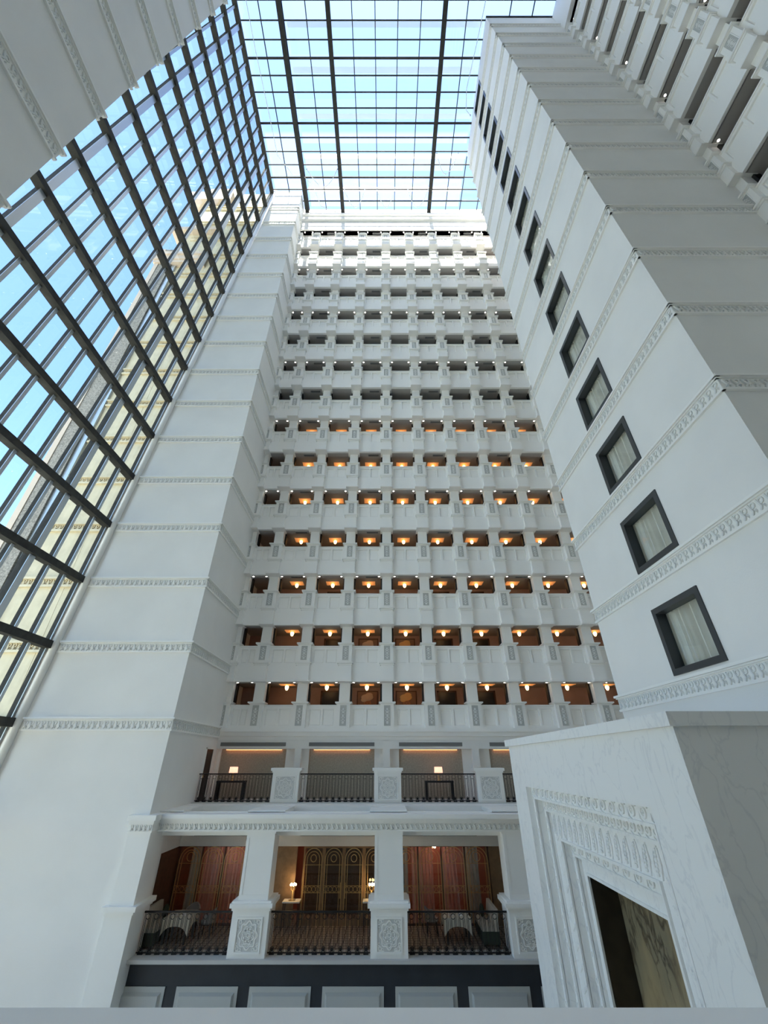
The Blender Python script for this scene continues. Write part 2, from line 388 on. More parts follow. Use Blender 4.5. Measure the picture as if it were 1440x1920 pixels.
for z in TZ:
    for j in range(len(MY) - 1):
        if z + S < H + 1 and z > -3: inst('glass_pane', pm, 'glass_wall', w1, (gx(z) - o1.x, MY[j] - MY[0], z))
low = MB().quad((gx(GND) - .2 - o1.x, 0, GND), (gx(GND) - .2 - o1.x, MY[-1] - MY[0], GND), (gx(TZ[3]) - .2 - o1.x, MY[-1] - MY[0], TZ[3]), (gx(TZ[3]) - .2 - o1.x, 0, TZ[3]))
inst('lower_glazing', low.mesh('lower_glazing'), 'glass_wall', w1)

# ------------------------------------------------------------------ skylight: window_2
RX = [-12.15, -10.37, -8.44, -6.52, -4.60, -2.68, -0.75, 1.17, 3.10, 5.02, 6.94, 8.55]
RX2 = [8.55, 10.5, 12.4, 14.3]
RP = 1.075; RY = [21.17 - RP * j for j in range(20)]                     # 21.17 ... 0.75
w2 = sroot('window_2', (0, 21.17, H), 'flat glass skylight with a grid of dark bars and deep beams', 'skylight')
rb = MB().box(-.035, .035, RY[-1] - RY[0], 0, -.10, .04).mesh('rafter_bar')
for x in RX[1:-1]: inst('rafter_bar', rb, 'steel_dark', w2, (x, 0, 0))
cb = MB().box(RX[0], RX[-1], -.04, .04, -.12, .04).mesh('cross_bar'); cbw = MB().box(RX[0], RX[-1], -.07, .07, -.16, .04).mesh('wide_cross_bar')
for j, y in enumerate(RY): inst('cross_bar', cbw if j % 4 == 3 else cb, 'steel_dark', w2, (0, y - RY[0], 0))
bm_ = MB().box(-.14, .14, RY[-1] - RY[0], .1, -.75, -.05).mesh('beam')
bfl = MB().box(-.2, .2, RY[-1] - RY[0], .1, -.80, -.74).mesh('beam_flange')
for x in (-8.6, -4.60, 5.02):
    q = inst('beam', bm_, 'steel_dark', w2, (x, 0, 0)); inst('beam_flange', bfl, 'steel_dark', q)
cb2 = MB().box(RX2[0], RX2[-1], -.04, .04, -.12, .04).mesh('cross_bar'); rb2 = MB().box(-.035, .035, RY[-1] - RY[0], 7.0 - RY[0], -.10, .04).mesh('rafter_bar')
for y in RY:
    if y < 7.4: inst('cross_bar', cb2, 'steel_dark', w2, (0, min(y, 7.0) - RY[0], 0))
for x in RX2[1:]: inst('rafter_bar', rb2, 'steel_dark', w2, (x, 0, 0))
for i in range(len(RX) - 1):
    pm_ = MB().quad((0, 0, 0), (RX[i + 1] - RX[i], 0, 0), (RX[i + 1] - RX[i], -RP, 0), (0, -RP, 0)).mesh('glass_pane')
    for j in range(len(RY) - 1): inst('glass_pane', pm_, 'glass_roof', w2, (RX[i], RY[j] - RY[0], 0))
for i in range(len(RX2) - 1):
    pm_ = MB().quad((0, 0, 0), (RX2[i + 1] - RX2[i], 0, 0), (RX2[i + 1] - RX2[i], -RP, 0), (0, -RP, 0)).mesh('glass_pane')
    for j in range(len(RY) - 1):
        if RY[j] < 7.4: inst('glass_pane', pm_, 'glass_roof', w2, (RX2[i], min(RY[j], 7.05) - RY[0], 0))
RX3 = [8.55, 10.47, 12.4, 14.3, 15.6]
cb3 = MB().box(RX3[0], RX3[-1], -.04, .04, -.12, .04).mesh('cross_bar'); rb3 = MB().box(-.035, .035, 16.2 - RY[0], 0, -.10, .04).mesh('rafter_bar')
for y in RY:
    if y > 16.1: inst('cross_bar', cb3, 'steel_dark', w2, (0, y - RY[0], 0))
for x in RX3[:-1]: inst('rafter_bar', rb3, 'steel_dark', w2, (x, 0, 0))
for i in range(len(RX3) - 1):
    pm_ = MB().quad((0, 0, 0), (RX3[i + 1] - RX3[i], 0, 0), (RX3[i + 1] - RX3[i], -RP, 0), (0, -RP, 0)).mesh('glass_pane')
    for j in range(len(RY) - 1):
        if RY[j] > 16.9: inst('glass_pane', pm_, 'glass_roof', w2, (RX3[i], RY[j] - RY[0], 0))
# white louvre beams and translucent sheets above the glass
lb = MB().quad((-8.4, -.22, 0), (8.6, -.22, 0), (8.6, .22, .12), (-8.4, .22, .12)).mesh('louvre_beam')
for y in (1.4, 4.2, 7.0, 9.75, 12.9, 16.0, 18.9): inst('louvre_beam', lb, 'louvre_white', w2, (0, y + .55 - RY[0], 1.1))
for y0, y1 in ((.8, 1.6), (2.4, 3.9), (4.7, 6.2), (7.6, 9.4), (10.9, 12.3), (13.7, 15.6), (16.8, 17.9), (18.4, 21.2)):
    sh = MB().quad((-8.4, y0 - RY[0], 0), (8.6, y0 - RY[0], 0), (8.6, y1 - RY[0], 0), (-8.4, y1 - RY[0], 0))
    inst('shade_sheet', sh.mesh('shade_sheet'), 'shade_sheet', w2, (0, 0, 1.5))
sh = MB().quad((-12.2, .8 - RY[0], 0), (-8.9, .8 - RY[0], 0), (-8.9, -.1, 0), (-12.2, -.1, 0))
inst('shade_sheet', sh.mesh('shade_sheet'), 'shade_sheet', w2, (0, 0, 1.5))

# ------------------------------------------------------------------ far facade: shells per storey
NF = 15
def zb_(k): return PB + S * k
XF0, XF1 = XL, 15.6
corr = []
for k in range(NF):
    y0, y1 = fy(k), fy(k) + 2.6
    zf = PT + S * k - 1.1; zc = zb_(k + 1)
    nm = ORD[k + 1]
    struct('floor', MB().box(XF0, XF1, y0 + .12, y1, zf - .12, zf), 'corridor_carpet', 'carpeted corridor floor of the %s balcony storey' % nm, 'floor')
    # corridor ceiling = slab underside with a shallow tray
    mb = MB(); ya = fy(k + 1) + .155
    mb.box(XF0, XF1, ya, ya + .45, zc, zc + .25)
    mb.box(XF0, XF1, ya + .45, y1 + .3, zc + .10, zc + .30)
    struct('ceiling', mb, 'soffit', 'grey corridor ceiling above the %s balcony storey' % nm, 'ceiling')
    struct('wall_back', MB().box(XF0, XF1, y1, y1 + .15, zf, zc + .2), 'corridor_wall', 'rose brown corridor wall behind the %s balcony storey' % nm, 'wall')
# cornice below the first storey, attic above the last
mb = MB()
for dy, z0, z1 in ((-.30, 1.42, 1.60), (-.22, 1.22, 1.42), (-.12, 1.02, 1.22)): mb.box(XL, XF1, FY + dy, FY + 1.2, z0, z1)
struct('trim_101', mb, 'facade_paint', 'stepped white cornice under the lowest balconies', 'cornice')
mb = MB(); ya = fy(NF)
for dy, z0, z1 in ((0, zb_(NF), 50.6), (-.25, 50.6, 50.95), (-.15, 50.95, 51.5), (-.32, 51.5, 51.8), (-.05, 51.8, H + .1)): mb.box(XL, XF1, ya + dy, ya + 3.2, z0, z1)
struct('wall_attic', mb, 'facade_paint', 'white attic with mouldings between top balconies and skylight', 'wall')

# ------------------------------------------------------------------ balcony parts (modelled once, front towards -y, base at z=0)
def parapet_meshes(w, h, apron):
    r = {}
    t = .16
    b = MB().box(-w / 2, w / 2, .09, t, 0 if not apron else .95, h - .07); r['panel_ground'] = b.mesh('panel_ground')
    r['coping'] = MB().box(-w / 2, w / 2, -.05, t + .04, h - .07, h).mesh('coping')
    z0 = .12 if not apron else 1.02; z1 = h - .20
    st = MB()
    for x0, x1 in ((-w / 2, -w / 2 + .16), (-.05, .05), (w / 2 - .16, w / 2)): st.box(x0, x1, 0, .09, z0, z1)
    st.box(-w / 2, w / 2, 0, .09, z1, h - .07); st.box(-w / 2, w / 2, 0, .09, 0 if not apron else .95, z0); r['frame'] = st.mesh('frame')
    pw = w / 2 - .05 - .16
    r['panel'] = MB().frust(-pw / 2 + .03, pw / 2 - .03, z0 + .04, z1 - .04, .09, .07, .03).mesh('panel'); r['px'] = .05 + pw / 2
    if apron: r['apron'] = MB().box(-w / 2, w / 2, -.03, .15, 0, .955).mesh('apron')
    return r
def make_parapet(R, loc, rz, label, group):
    e = tag(empty('balcony_parapet', loc, rz), label, 'balcony', group)
    inst('panel_ground', R['panel_ground'], 'facade_paint', e); inst('coping', R['coping'], 'plaster_trim', e); inst('frame', R['frame'], 'facade_paint', e)
    for sx in (-1, 1): inst('panel', R['panel'], 'facade_paint', e, (sx * R['px'], 0, 0))
    if 'apron' in R: inst('apron', R['apron'], 'facade_paint', e)
def pillar_meshes(first):
    r = {}; d = -.25           # pedestal front
    zb0 = .0 if first else 1.04; top = 1.20 if first else 2.03
    r['pedestal'] = MB().box(-.37, .37, d, .35, zb0, top).mesh('pedestal')
    c = MB().box(-.42, .42, d - .05, .38, top, top + .04); c.box(-.475, .475, d - .12, .40, top + .04, top + .11); r['cap'] = c.mesh('cap')
    pz0, pz1 = zb0 + .10, top - .06
    r['ornament_panel'] = MB().box(-.19, .19, d - .012, d, pz0, pz1).mesh('ornament_panel')
    f = MB()
    for x0, x1, z0, z1 in ((-.21, -.18, pz0 - .02, pz1 + .02), (.18, .21, pz0 - .02, pz1 + .02), (-.18, .18, pz0 - .02, pz0 + .01), (-.18, .18, pz1 - .01, pz1 + .02)): f.box(x0, x1, d - .03, d, z0, z1)
    r['panel_frame'] = f.mesh('panel_frame')
    o = MB(); hh = pz1 - pz0
    for t, w_, h_ in ((.16, .07, .09), (.32, .045, .07), (.48, .06, .10), (.66, .085, .06), (.80, .06, .08)):
        o.ball((0, d - .012, pz0 + hh * t), 1, w_, .035, h_ * hh * .9, 6, 4)
    for t in (.25, .40, .57, .73):
        for sx in (-1, 1): o.ball((sx * .085, d - .012, pz0 + hh * t), 1, .035, .02, .03, 5, 3)
    r['ornament'] = o.mesh('ornament')
    if not first:
        m = MB().box(-.46, .46, d - .10, .38, .96, 1.04); m.box(-.41, .41, d - .045, .36, .86, .96); r['moulding'] = m.mesh('moulding')
        r['block'] = MB().box(-.37, .37, d, .55, .06, .86).mesh('block')
        r['base_moulding'] = MB().box(-.43, .43, d - .07, .60, -.03, .06).mesh('base_moulding')
    sh_top = 3.2 + .02 if not first else 3.2 - (1.60 - PB) + .02
    r['shaft'] = MB().box(-.30, .30, .0, .42, top + .11, sh_top).mesh('shaft')
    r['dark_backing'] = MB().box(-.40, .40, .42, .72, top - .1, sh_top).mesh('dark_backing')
    return r
def make_pillar(R, loc, rz, label, group):
    e = tag(empty('balcony_pillar', loc, rz), label, 'pillar', group)
    p = inst('pedestal', R['pedestal'], 'facade_paint', e)
    q = inst('ornament_panel', R['ornament_panel'], 'relief_grey', p); inst('ornament', R['ornament'], 'relief_white', p); inst('panel_frame', R['panel_frame'], 'facade_paint', p)
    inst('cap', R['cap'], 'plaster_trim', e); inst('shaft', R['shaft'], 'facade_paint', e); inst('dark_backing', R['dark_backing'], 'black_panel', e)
    for n in ('moulding', 'block', 'base_moulding'):
        if n in R: inst(n, R[n], 'plaster_trim' if n != 'block' else 'facade_paint', e)
PIL1, PIL = pillar_meshes(True), pillar_meshes(False)
WCL = BAY - .74
PAR1, PAR = parapet_meshes(WCL, 1.18, False), parapet_meshes(WCL, PT - PB, True)
PARN1, PARN = parapet_meshes(1.12, 1.18, False), parapet_meshes(1.12, PT - PB, True)
VIS = 0.56          # beyond this slope everything stands hidden behind the right wing
lamp_me = MB().lathe(0, 0, [(.03, -.30), (.07, -.26), (.11, -.16), (.115, -.08), (.08, -.03)], 10).mesh('lamp_glass')
lampc_me = MB().lathe(0, 0, [(.05, -.04), (.10, -.02), (.10, 0)], 10).mesh('canopy')
lampf_me = MB().lathe(0, 0, [(.005, -.36), (.03, -.33), (.035, -.29)], 8).mesh('finial')
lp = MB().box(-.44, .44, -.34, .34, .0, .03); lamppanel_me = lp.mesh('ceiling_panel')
dl_me = MB().lathe(0, 0, [(.055, -.012), (.055, .0)], 10).mesh('lens'); dlr_me = MB().lathe(0, 0, [(.08, -.006), (.08, .01)], 10).mesh('rim')
vent_me = MB().box(-.42, .42, -.10, .10, -.015, .0).mesh('vent_frame')
vs_ = MB()
for i in range(4): vs_.box(-.38, .38, -.075 + i * .045, -.05 + i * .045, -.022, -.014)
vents_me = vs_.mesh('slats')
def make_lamp(loc, label, group):
    e = tag(empty('ceiling_lamp', loc), label, 'lamp', group)
    inst('lamp_glass', lamp_me, 'lamp_glow', e, (0, 0, -.02)); inst('canopy', lampc_me, 'bronze', e, (0, 0, -.01)); inst('finial', lampf_me, 'bronze', e, (0, 0, -.02))
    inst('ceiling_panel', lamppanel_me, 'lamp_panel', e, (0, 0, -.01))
def make_downlight(loc, label, group):
    e = tag(empty('downlight', loc), label, 'downlight', group)
    inst('lens', dl_me, 'downlight_glow', e); inst('rim', dlr_me, 'aluminium', e)
for k in range(NF):
    y, zb0 = fy(k), zb_(k); first = (k == 0)
    z0 = 1.60 if first else zb0
    st = ORD[k + 1]
    for i in range(-4, 7):
        x = XC + BAY * i if i > -4 else -9.06
        if x / y > VIS: continue
        lab = ('white balcony pillar, %s storey from below, %s from the left pier' % (st, ORD[i + 4])) if i > -4 else 'half pillar against the left pier, %s storey from below' % st
        make_pillar(PIL1 if first else PIL, (x, y, z0), 0, lab, 'pillars of the far balconies')
        # bay to the right of pillar i
        xn = XC + BAY * (i + 1); xa = x + .37; xb = xn - .37; xm = (xa + xb) / 2
        if xa / y > VIS: continue
        bay = ORD[i + 5]
        R = (PARN1 if first else PARN) if i == -4 else (PAR1 if first else PAR)
        make_parapet(R, (xm, y, z0), 0, 'white panelled balcony parapet, %s storey from below, %s bay from the left pier' % (st, bay), 'parapets of the far balconies')
        zc = zb_(k + 1); yc = fy(k + 1)
        if k <= 6 and i > -4:
            make_lamp((xm, y + 1.45, zc + .09), 'glowing amber ceiling lamp, %s corridor from below, %s bay from the left pier' % (st, bay), 'lamps in the corridors')
        if k % 2 == 0:
            for s_, sd_ in ((-1, 'left'), (1, 'right')):
                xx = (xa if s_ < 0 else xb) - s_ * .14
                make_downlight((xx, yc + .30, zc - .002), 'small %s soffit spotlight, %s storey from below, %s bay from left pier' % (sd_, st, bay), 'spotlights under the balconies')
        if i % 2 != 0 and i > -4 and k >= 2:
            e = tag(empty('ceiling_vent', (xm + .25, yc + .42 if False else yc + .42, zc - .0)), 'dark slotted soffit vent, %s storey from below, %s bay from left pier' % (st, bay), 'vent', 'vents under the balconies')
            inst('vent_frame', vent_me, 'vent_grey', e); inst('slats', vents_me, 'vent_dark', e)

# balcony front right of the wing (faces -x)
SP = 3.10; PARR = parapet_meshes(SP - .74, PT - PB, True)
for k in range(4, NF + 1):
    st = ORD[k + 1]; zb0 = zb_(k)
    for n, yy in enumerate((7.03, 7.03 - SP, 7.03 - 2 * SP)):
        if k == NF: continue
        make_pillar(PIL, (XRR, yy, zb0), -PI / 2, 'balcony pillar right of the windowed wing, %s storey, %s from the corner' % (st, ORD[n + 1]), 'pillars of the right balconies')
        make_parapet(PARR, (XRR, yy - SP / 2, zb0), -PI / 2, 'balcony parapet right of the windowed wing, %s storey, %s bay from corner' % (st, ORD[n + 1]), 'parapets of the right balconies')
        if k % 2 == 0: make_downlight((XRR + .35, yy - .52, zb_(k + 1) - .002), 'spotlight under the right balconies, %s storey, %s bay from the corner' % (st, ORD[n + 1]), 'spotlights under the right balconies')
        e = tag(empty('ceiling_vent', (XRR + .9, yy - SP / 2, zb_(k + 1)), PI / 2), 'dark vent under the right balconies, %s storey, %s bay from corner' % (st, ORD[n + 1]), 'vent', 'vents under the right balconies')
        inst('vent_frame', vent_me, 'vent_grey', e); inst('slats', vents_me, 'vent_dark', e)
    if k < NF:
        struct('floor', MB().box(XRR + .1, XRR + 2.7, -6, YR0, PT + S * k - 1.2, PT + S * k - 1.1), 'corridor_carpet', 'corridor floor of the right balconies, %s storey' % st, 'floor')
        mb = MB().box(XRR + .1, XRR + 1.5, -6, YR0, zb_(k + 1), zb_(k + 1) + .2); mb.box(XRR + 1.5, XRR + 2.7, -6, YR0, zb_(k + 1) + .1, zb_(k + 1) + .3)
        struct('ceiling', mb, 'soffit', 'grey corridor ceiling of the right balconies, %s storey' % st, 'ceiling')
struct('wall_back', MB().box(XRR + 2.6, XRR + 2.8, -6, YR0, GND, H), 'corridor_wall', 'rose brown corridor wall behind the right balconies', 'wall')
struct('wall_right_lower', MB().box(XRR, XRR + 2.6, -6, YR0, GND, zb_(4)), 'facade_paint', 'plain white wall below the right balconies', 'wall')
struct('wall_right_attic', MB().box(XRR - .2, XRR + 2.6, -6, YR0, zb_(NF), H), 'facade_paint', 'white attic above the right balconies', 'wall')

# ------------------------------------------------------------------ corridor doors and portraits (two lowest storeys show them)
DN = [10]
def corridor_door(x, k):
    DN[0] += 1; y = fy(k) + 2.6; zf = PT + S * k - 1.1
    e = sroot('door_%d' % DN[0], (x, y, zf), 'black corridor doorway, %s storey, behind the %s bay' % (ORD[k + 1], ORD[int(round((x - XC) / BAY + .5)) + 4]), 'door')
    f = MB().box(-.62, -.52, -.06, 0, 0, 2.2); f.box(.52, .62, -.06, 0, 0, 2.2); f.box(-.62, .62, -.06, 0, 2.1, 2.2)
    f.build('frame', 'walnut', e); MB().box(-.52, .52, -.035, 0, 0, 2.1).build('leaf', 'dark_door', e)
    MB().box(.38, .42, -.08, -.035, .95, 1.10).build('handle', 'bronze', e)
for k in (0, 1, 2):
    for i in (-2, 1, 2): corridor_door(XC + BAY * (i + .5) + .12, k)
def portrait(x, k, hue, label):
    y = fy(k) + 2.6; zf = PT + S * k - 1.1
    e = tag(empty('portrait_painting', (x, y - .02, zf)), label, 'painting', 'portraits in the corridors')
    MB().box(-.62, .62, -.03, 0, .75, 2.15).build('canvas', 'canvas_brown', e)
    f = MB()
    for a in ((-.66, -.60, .71, 2.19), (.60, .66, .71, 2.19), (-.60, .60, .71, .77), (-.60, .60, 2.13, 2.19)): f.box(a[0], a[1], -.06, 0, a[2], a[3])
    f.build('frame', 'walnut', e)
    MB().ball((0, -.03, 1.02), 1, .52, .012, .30, 14, 8).build('shoulders', 'cloth_ivory' if hue else 'fabric_grey', e, smooth=True)
    MB().ball((0, -.045, 1.42), 1, .25, .012, .32, 14, 8).build('face', 'skin_brown', e, smooth=True)
    MB().ball((0, -.055, 1.24), 1, .19, .01, .16, 14, 8).build('beard', 'dark_brown', e, smooth=True)
    t = MB()
    t.ball((-.02, -.06, 1.80), 1, .40, .014, .20, 14, 8); t.ball((.10, -.06, 1.94), 1, .24, .013, .14, 12, 6); t.ball((-.22, -.06, 1.66), 1, .20, .012, .13, 12, 6)
    t.build('turban', 'cloth_saffron' if hue else 'cloth_ivory', e, smooth=True)
    ey = MB()
    for sx in (-1, 1): ey.ball((sx * .09, -.06, 1.47), 1, .035, .006, .016, 8, 4)
    ey.build('eyes', 'dark_brown', e)
for k in (0, 1):
    portrait(XC - BAY * .5, k, 0, 'portrait with pale turban on a dark ground, %s corridor' % ORD[k + 1])
    portrait(XC + BAY * .5, k, 1, 'portrait with golden headdress glowing under the lamp, %s corridor' % ORD[k + 1])

# ------------------------------------------------------------------ windows of the right wing
WX = XR
cur_me = MB(); N = 60
for i in range(N):
    y0 = WY0 + .12 + (WY1 - WY0 - .24) * i / N; y1 = WY0 + .12 + (WY1 - WY0 - .24) * (i + 1) / N
    f_ = lambda t: .07 * math.sin(t * 33) + .03 * math.sin(t * 71 + 1)
    cur_me.quad((f_(y0), y0 - WY0, 0), (f_(y1), y1 - WY0, 0), (f_(y1), y1 - WY0, WZ1 - WZ0 - .22), (f_(y0), y0 - WY0, WZ1 - WZ0 - .22))
cur_me = cur_me.mesh('curtain')
ww, wh = WY1 - WY0, WZ1 - WZ0
fr = MB(); t = .17
for y0, y1, z0, z1 in ((0, t, 0, wh), (ww - t, ww, 0, wh), (t, ww - t, 0, t), (t, ww - t, wh - t, wh)): fr.box(-.04, .10, y0, y1, z0, z1)
fr_me = fr.mesh('frame'); rv = MB()
for y0, y1, z0, z1 in ((t - .03, t, t, wh - t), (ww - t, ww - t + .03, t, wh - t), (t, ww - t, t - .03, t), (t, ww - t, wh - t, wh - t + .03)): rv.box(.10, .28, y0, y1, z0, z1)
rv_me = rv.mesh('reveal'); wp_me = MB().box(.20, .205, t, ww - t, t, wh - t).mesh('pane')
for k in range(NW):
    z = WZ0 + S * k
    e = sroot('window_%d' % (k + 3), (WX, WY0, z), 'dark framed square window of the right wing, %s from below' % ORD[k + 1], 'window')
    inst('frame', fr_me, 'window_frame', e); inst('reveal', rv_me, 'window_frame', e); inst('pane', wp_me, 'glass_clear', e)
    c = tag(empty('curtain', (WX + .38, WY0, z + .12)), 'pale pleated curtain inside the %s window of the right wing' % ORD[k + 1], 'curtain', 'curtains of the right wing')
    inst('fabric', cur_me, 'sheer_curtain', c)
    hd = MB()
    for i in range(12): hd.box(-.06, .06, .2 + i * .155, .27 + i * .155, wh - .28, wh - .20)
    hd.build('pleat_header', 'sheer_curtain', c)

# ------------------------------------------------------------------ rosette panel and railings
def rosette(w, h):
    """front towards -y, centred on x, base z=0"""
    fr = MB(); t = .05
    for x0, x1, z0, z1 in ((-w / 2, -w / 2 + t, 0, h), (w / 2 - t, w / 2, 0, h), (-w / 2 + t, w / 2 - t, 0, t), (-w / 2 + t, w / 2 - t, h - t, h)): fr.box(x0, x1, -.04, 0, z0, z1)
    o = MB(); c = (0, -.012, h / 2); U, V = (1, 0, 0), (0, 0, 1)
    rx, rz = w * .33, h * .36
    pts = [(rx * (1 + .10 * math.cos(8 * a)) * math.cos(a), -.012, h / 2 + rz * (1 + .10 * math.cos(8 * a)) * math.sin(a)) for a in [2 * PI * i / 64 for i in range(64)]]
    o.tube(pts, .022, 4, True)
    pts = [(p[0] * .86, p[1], h / 2 + (p[2] - h / 2) * .86) for p in pts]; o.tube(pts, .012, 3, True)
    for i in range(8):
        a = 2 * PI * i / 8 + PI / 8; o.ring((rx * .50 * math.cos(a), -.012, h / 2 + rz * .50 * math.sin(a)), w * .07, .016, U, V, 10, 4)
        o.ball((rx * .50 * math.cos(a), -.012, h / 2 + rz * .50 * math.sin(a)), 1, .03, .015, .03, 6, 3)
    o.ring(c, w * .06, .016, U, V, 10, 4)
    for sx in (-1, 1):
        for sz in (-1, 1):
            cx, cz = sx * w * .35, h / 2 + sz * h * .36
            o.ring((cx, -.012, cz), w * .055, .014, U, V, 9, 4); o.ring((cx - sx * w * .10, -.012, cz + sz * h * .03), w * .04, .012, U, V, 8, 3); o.ring((cx + sx * w * .03, -.012, cz - sz * h * .11), w * .04, .012, U, V, 8, 3)
            o.tube([(cx + sx * w * .06, -.012, cz + sz * h * .06), (cx - sx * w * .16, -.012, cz + sz * h * .07)], .012, 3)
            o.tube([(cx + sx * w * .07, -.012, cz + sz * h * .04), (cx + sx * w * .07, -.012, cz - sz * h * .16)], .012, 3)
    gnd = MB().box(-w / 2, w / 2, -.006, .01, 0, h)
    return fr.mesh('panel_frame'), o.mesh('rosette_relief'), gnd.mesh('panel_ground')
ROS2, ROS1 = rosette(1.0, .98), rosette(.92, .92)
def baluster_mesh(hh, p):
    o = MB(); U, V = (1, 0, 0), (0, 0, 1); R = min(.075, p * .27)
    for x in (-p * .38, -p * .24, p * .24, p * .38): o.tube([(x, 0, .05), (x, 0, hh - .05)], .009, 4)
    o.ring((0, 0, hh - .15), R, .012, U, V, 12, 4)
    for dx in (-.045, .045): o.tube([(dx * p / .29, 0, .22), (dx * p / .29, 0, hh - .23)], .008, 4)
    o.ring((0, 0, .13), R, .012, U, V, 12, 4); o.ball((0, 0, .13), R * .75, 1, .5, 1, 8, 5)
    o.tube([(0, 0, hh - .23), (0, 0, hh - .22 + .0)], .012, 4)
    o.box(-p * .30, p * .30, -.03, .03, -.0, .035)
    return o.mesh('baluster')
def railing(x0, x1, y, zf, hh, label, group, p0=.295):
    e = tag(empty('iron_railing', ((x0 + x1) / 2, y, zf)), label, 'railing', group)
    w = x1 - x0; MB().box(-w / 2, w / 2, -.03, .03, hh - .05, hh).build('top_rail', 'wrought_iron', e); MB().box(-w / 2, w / 2, -.015, .015, .035, .065).build('bottom_rail', 'wrought_iron', e)
    n = max(1, round(w / p0)); p = w / n; me = baluster_mesh(hh, p)
    for i in range(n): inst('baluster', me, 'wrought_iron', e, (-w / 2 + p * (i + .5), 0, 0))

# ------------------------------------------------------------------ upper terrace
T2Z, T2Y = -1.60, 23.5
PX = [XC + 4.92 * i for i in (-1, 0, 1)]
mb = MB().box(XL, 10, T2Y - .25, 28, T2Z - .25, T2Z)
struct('floor', mb, 'slab_edge', 'pale stone floor of the upper terrace', 'floor')
def pedestal2(x, nm):
    e = tag(empty('terrace_pedestal', (x, T2Y, T2Z)), 'white terrace pedestal with square rosette panel, %s on the upper terrace' % nm, 'pedestal', 'pedestals of the upper terrace')
    p = MB().box(-.64, .64, -.15, .40, 0, 1.18).build('body', 'plaster_trim', e)
    c = MB().box(-.68, .68, -.19, .44, 1.18, 1.25); c.box(-.74, .74, -.24, .48, 1.25, 1.37); c.build('cap', 'plaster_trim', e)
    for me, mt, n in zip(ROS2, ('plaster_trim', 'plaster_trim', 'rosette_ground'), ('panel_frame', 'rosette_relief', 'panel_ground')): inst(n, me, mt, p, (0, -.152, .08))
for x, nm in zip(PX, ('left', 'middle', 'right')): pedestal2(x, nm)
for x0, x1, nm in ((XL + .02, PX[0] - .66, 'leftmost, in front of the console with the left lamp'), (PX[0] + .66, PX[1] - .66, 'between the left and middle pedestals'), (PX[1] + .66, PX[2] - .66, 'between the middle and right pedestals'), (PX[2] + .66, PX[2] + 3.5, 'right of the right pedestal, partly behind marble')):
    railing(x0, x1, T2Y + .05, T2Z, 1.14, 'black iron railing on upper terrace, ' + nm, 'railings of the upper terrace')
# wall of the upper terrace with recessed beige panels
mb = MB(); YW = 25.25; OP = [(-9.0, -4.79), (-4.44, -.06), (.32, 4.73), (5.1, 9.4)]
mb.box(XL, 15.6, YW, YW + .5, .62, 1.03)
xs = [XL] + [v for o in OP for v in o] + [15.6]
for a in range(0, len(xs), 2): mb.box(xs[a], xs[a + 1], YW, YW + .5, T2Z, .62)
struct('wall_upper_terrace', mb, 'plaster', 'white wall with posts behind the upper terrace', 'wall')
BE = [(-8.84, -5.31), (-4.06, -.52), (.81, 4.23), (5.71, 9.0)]
for n, (a, b_) in enumerate(BE):
    x0, x1 = OP[n]
    mb = MB().box(x0, a, YW + .30, YW + .5, T2Z, .62); mb.box(b_, x1, YW + .30, YW + .5, T2Z, .62)
    struct('trim_%d' % (110 + n), mb, 'plaster_trim', 'white side strips flanking the %s beige wall panel' % ORD[n + 1], 'trim')
    e = tag(empty('wall_panel', ((a + b_) / 2, YW + .40, T2Z)), 'beige fabric wall panel, %s from the left on the upper terrace' % ORD[n + 1], 'wall panel', 'beige wall panels')
    w = b_ - a; MB().box(-w / 2, w / 2, 0, .06, 0, 2.6).build('fabric', 'beige_fabric', e)
    l = tag(empty('light_strip', ((a + b_) / 2, YW + .30, .60)), 'warm light strip above the %s beige wall panel' % ORD[n + 1], 'light', 'light strips of the upper terrace')
    MB().box(-w / 2 + .25, w / 2 - .25, 0, .03, -.03, 0).build('diffuser', 'led_warm', l); MB().box(-w / 2 + .2, w / 2 - .2, -.02, .0, -.01, .02).build('channel', 'aluminium', l)
    v = tag(empty('air_grille', ((a + b_) / 2, YW - .03, .83)), 'long grey air grille above the %s beige wall panel' % ORD[n + 1], 'vent', 'air grilles of the upper terrace')
    MB().box(-w / 2, w / 2, 0, .012, -.09, .09).build('backing', 'vent_grey', v)
    fins = MB()
    for i in range(4): fins.box(-w / 2, w / 2, -.012, .0, -.075 + i * .045, -.06 + i * .045)
    fins.build('fins', 'vent_dark', v)
DN[0] = 1
e = sroot('door_1', (XL, 24.35, T2Z), 'narrow dark doorway in the left pier beside the upper terrace', 'door')
MB().box(-.02, .012, -.45, .45, 0, 2.18).build('leaf', 'dark_door', e)
f = MB().box(0, .04, -.52, -.45, 0, 2.25); f.box(0, .04, .45, .52, 0, 2.25); f.box(0, .04, -.52, .52, 2.18, 2.25); f.build('frame', 'plaster_trim', e)
MB().box(.012, .06, -.38, -.34, .95, 1.12).build('handle', 'bronze', e)
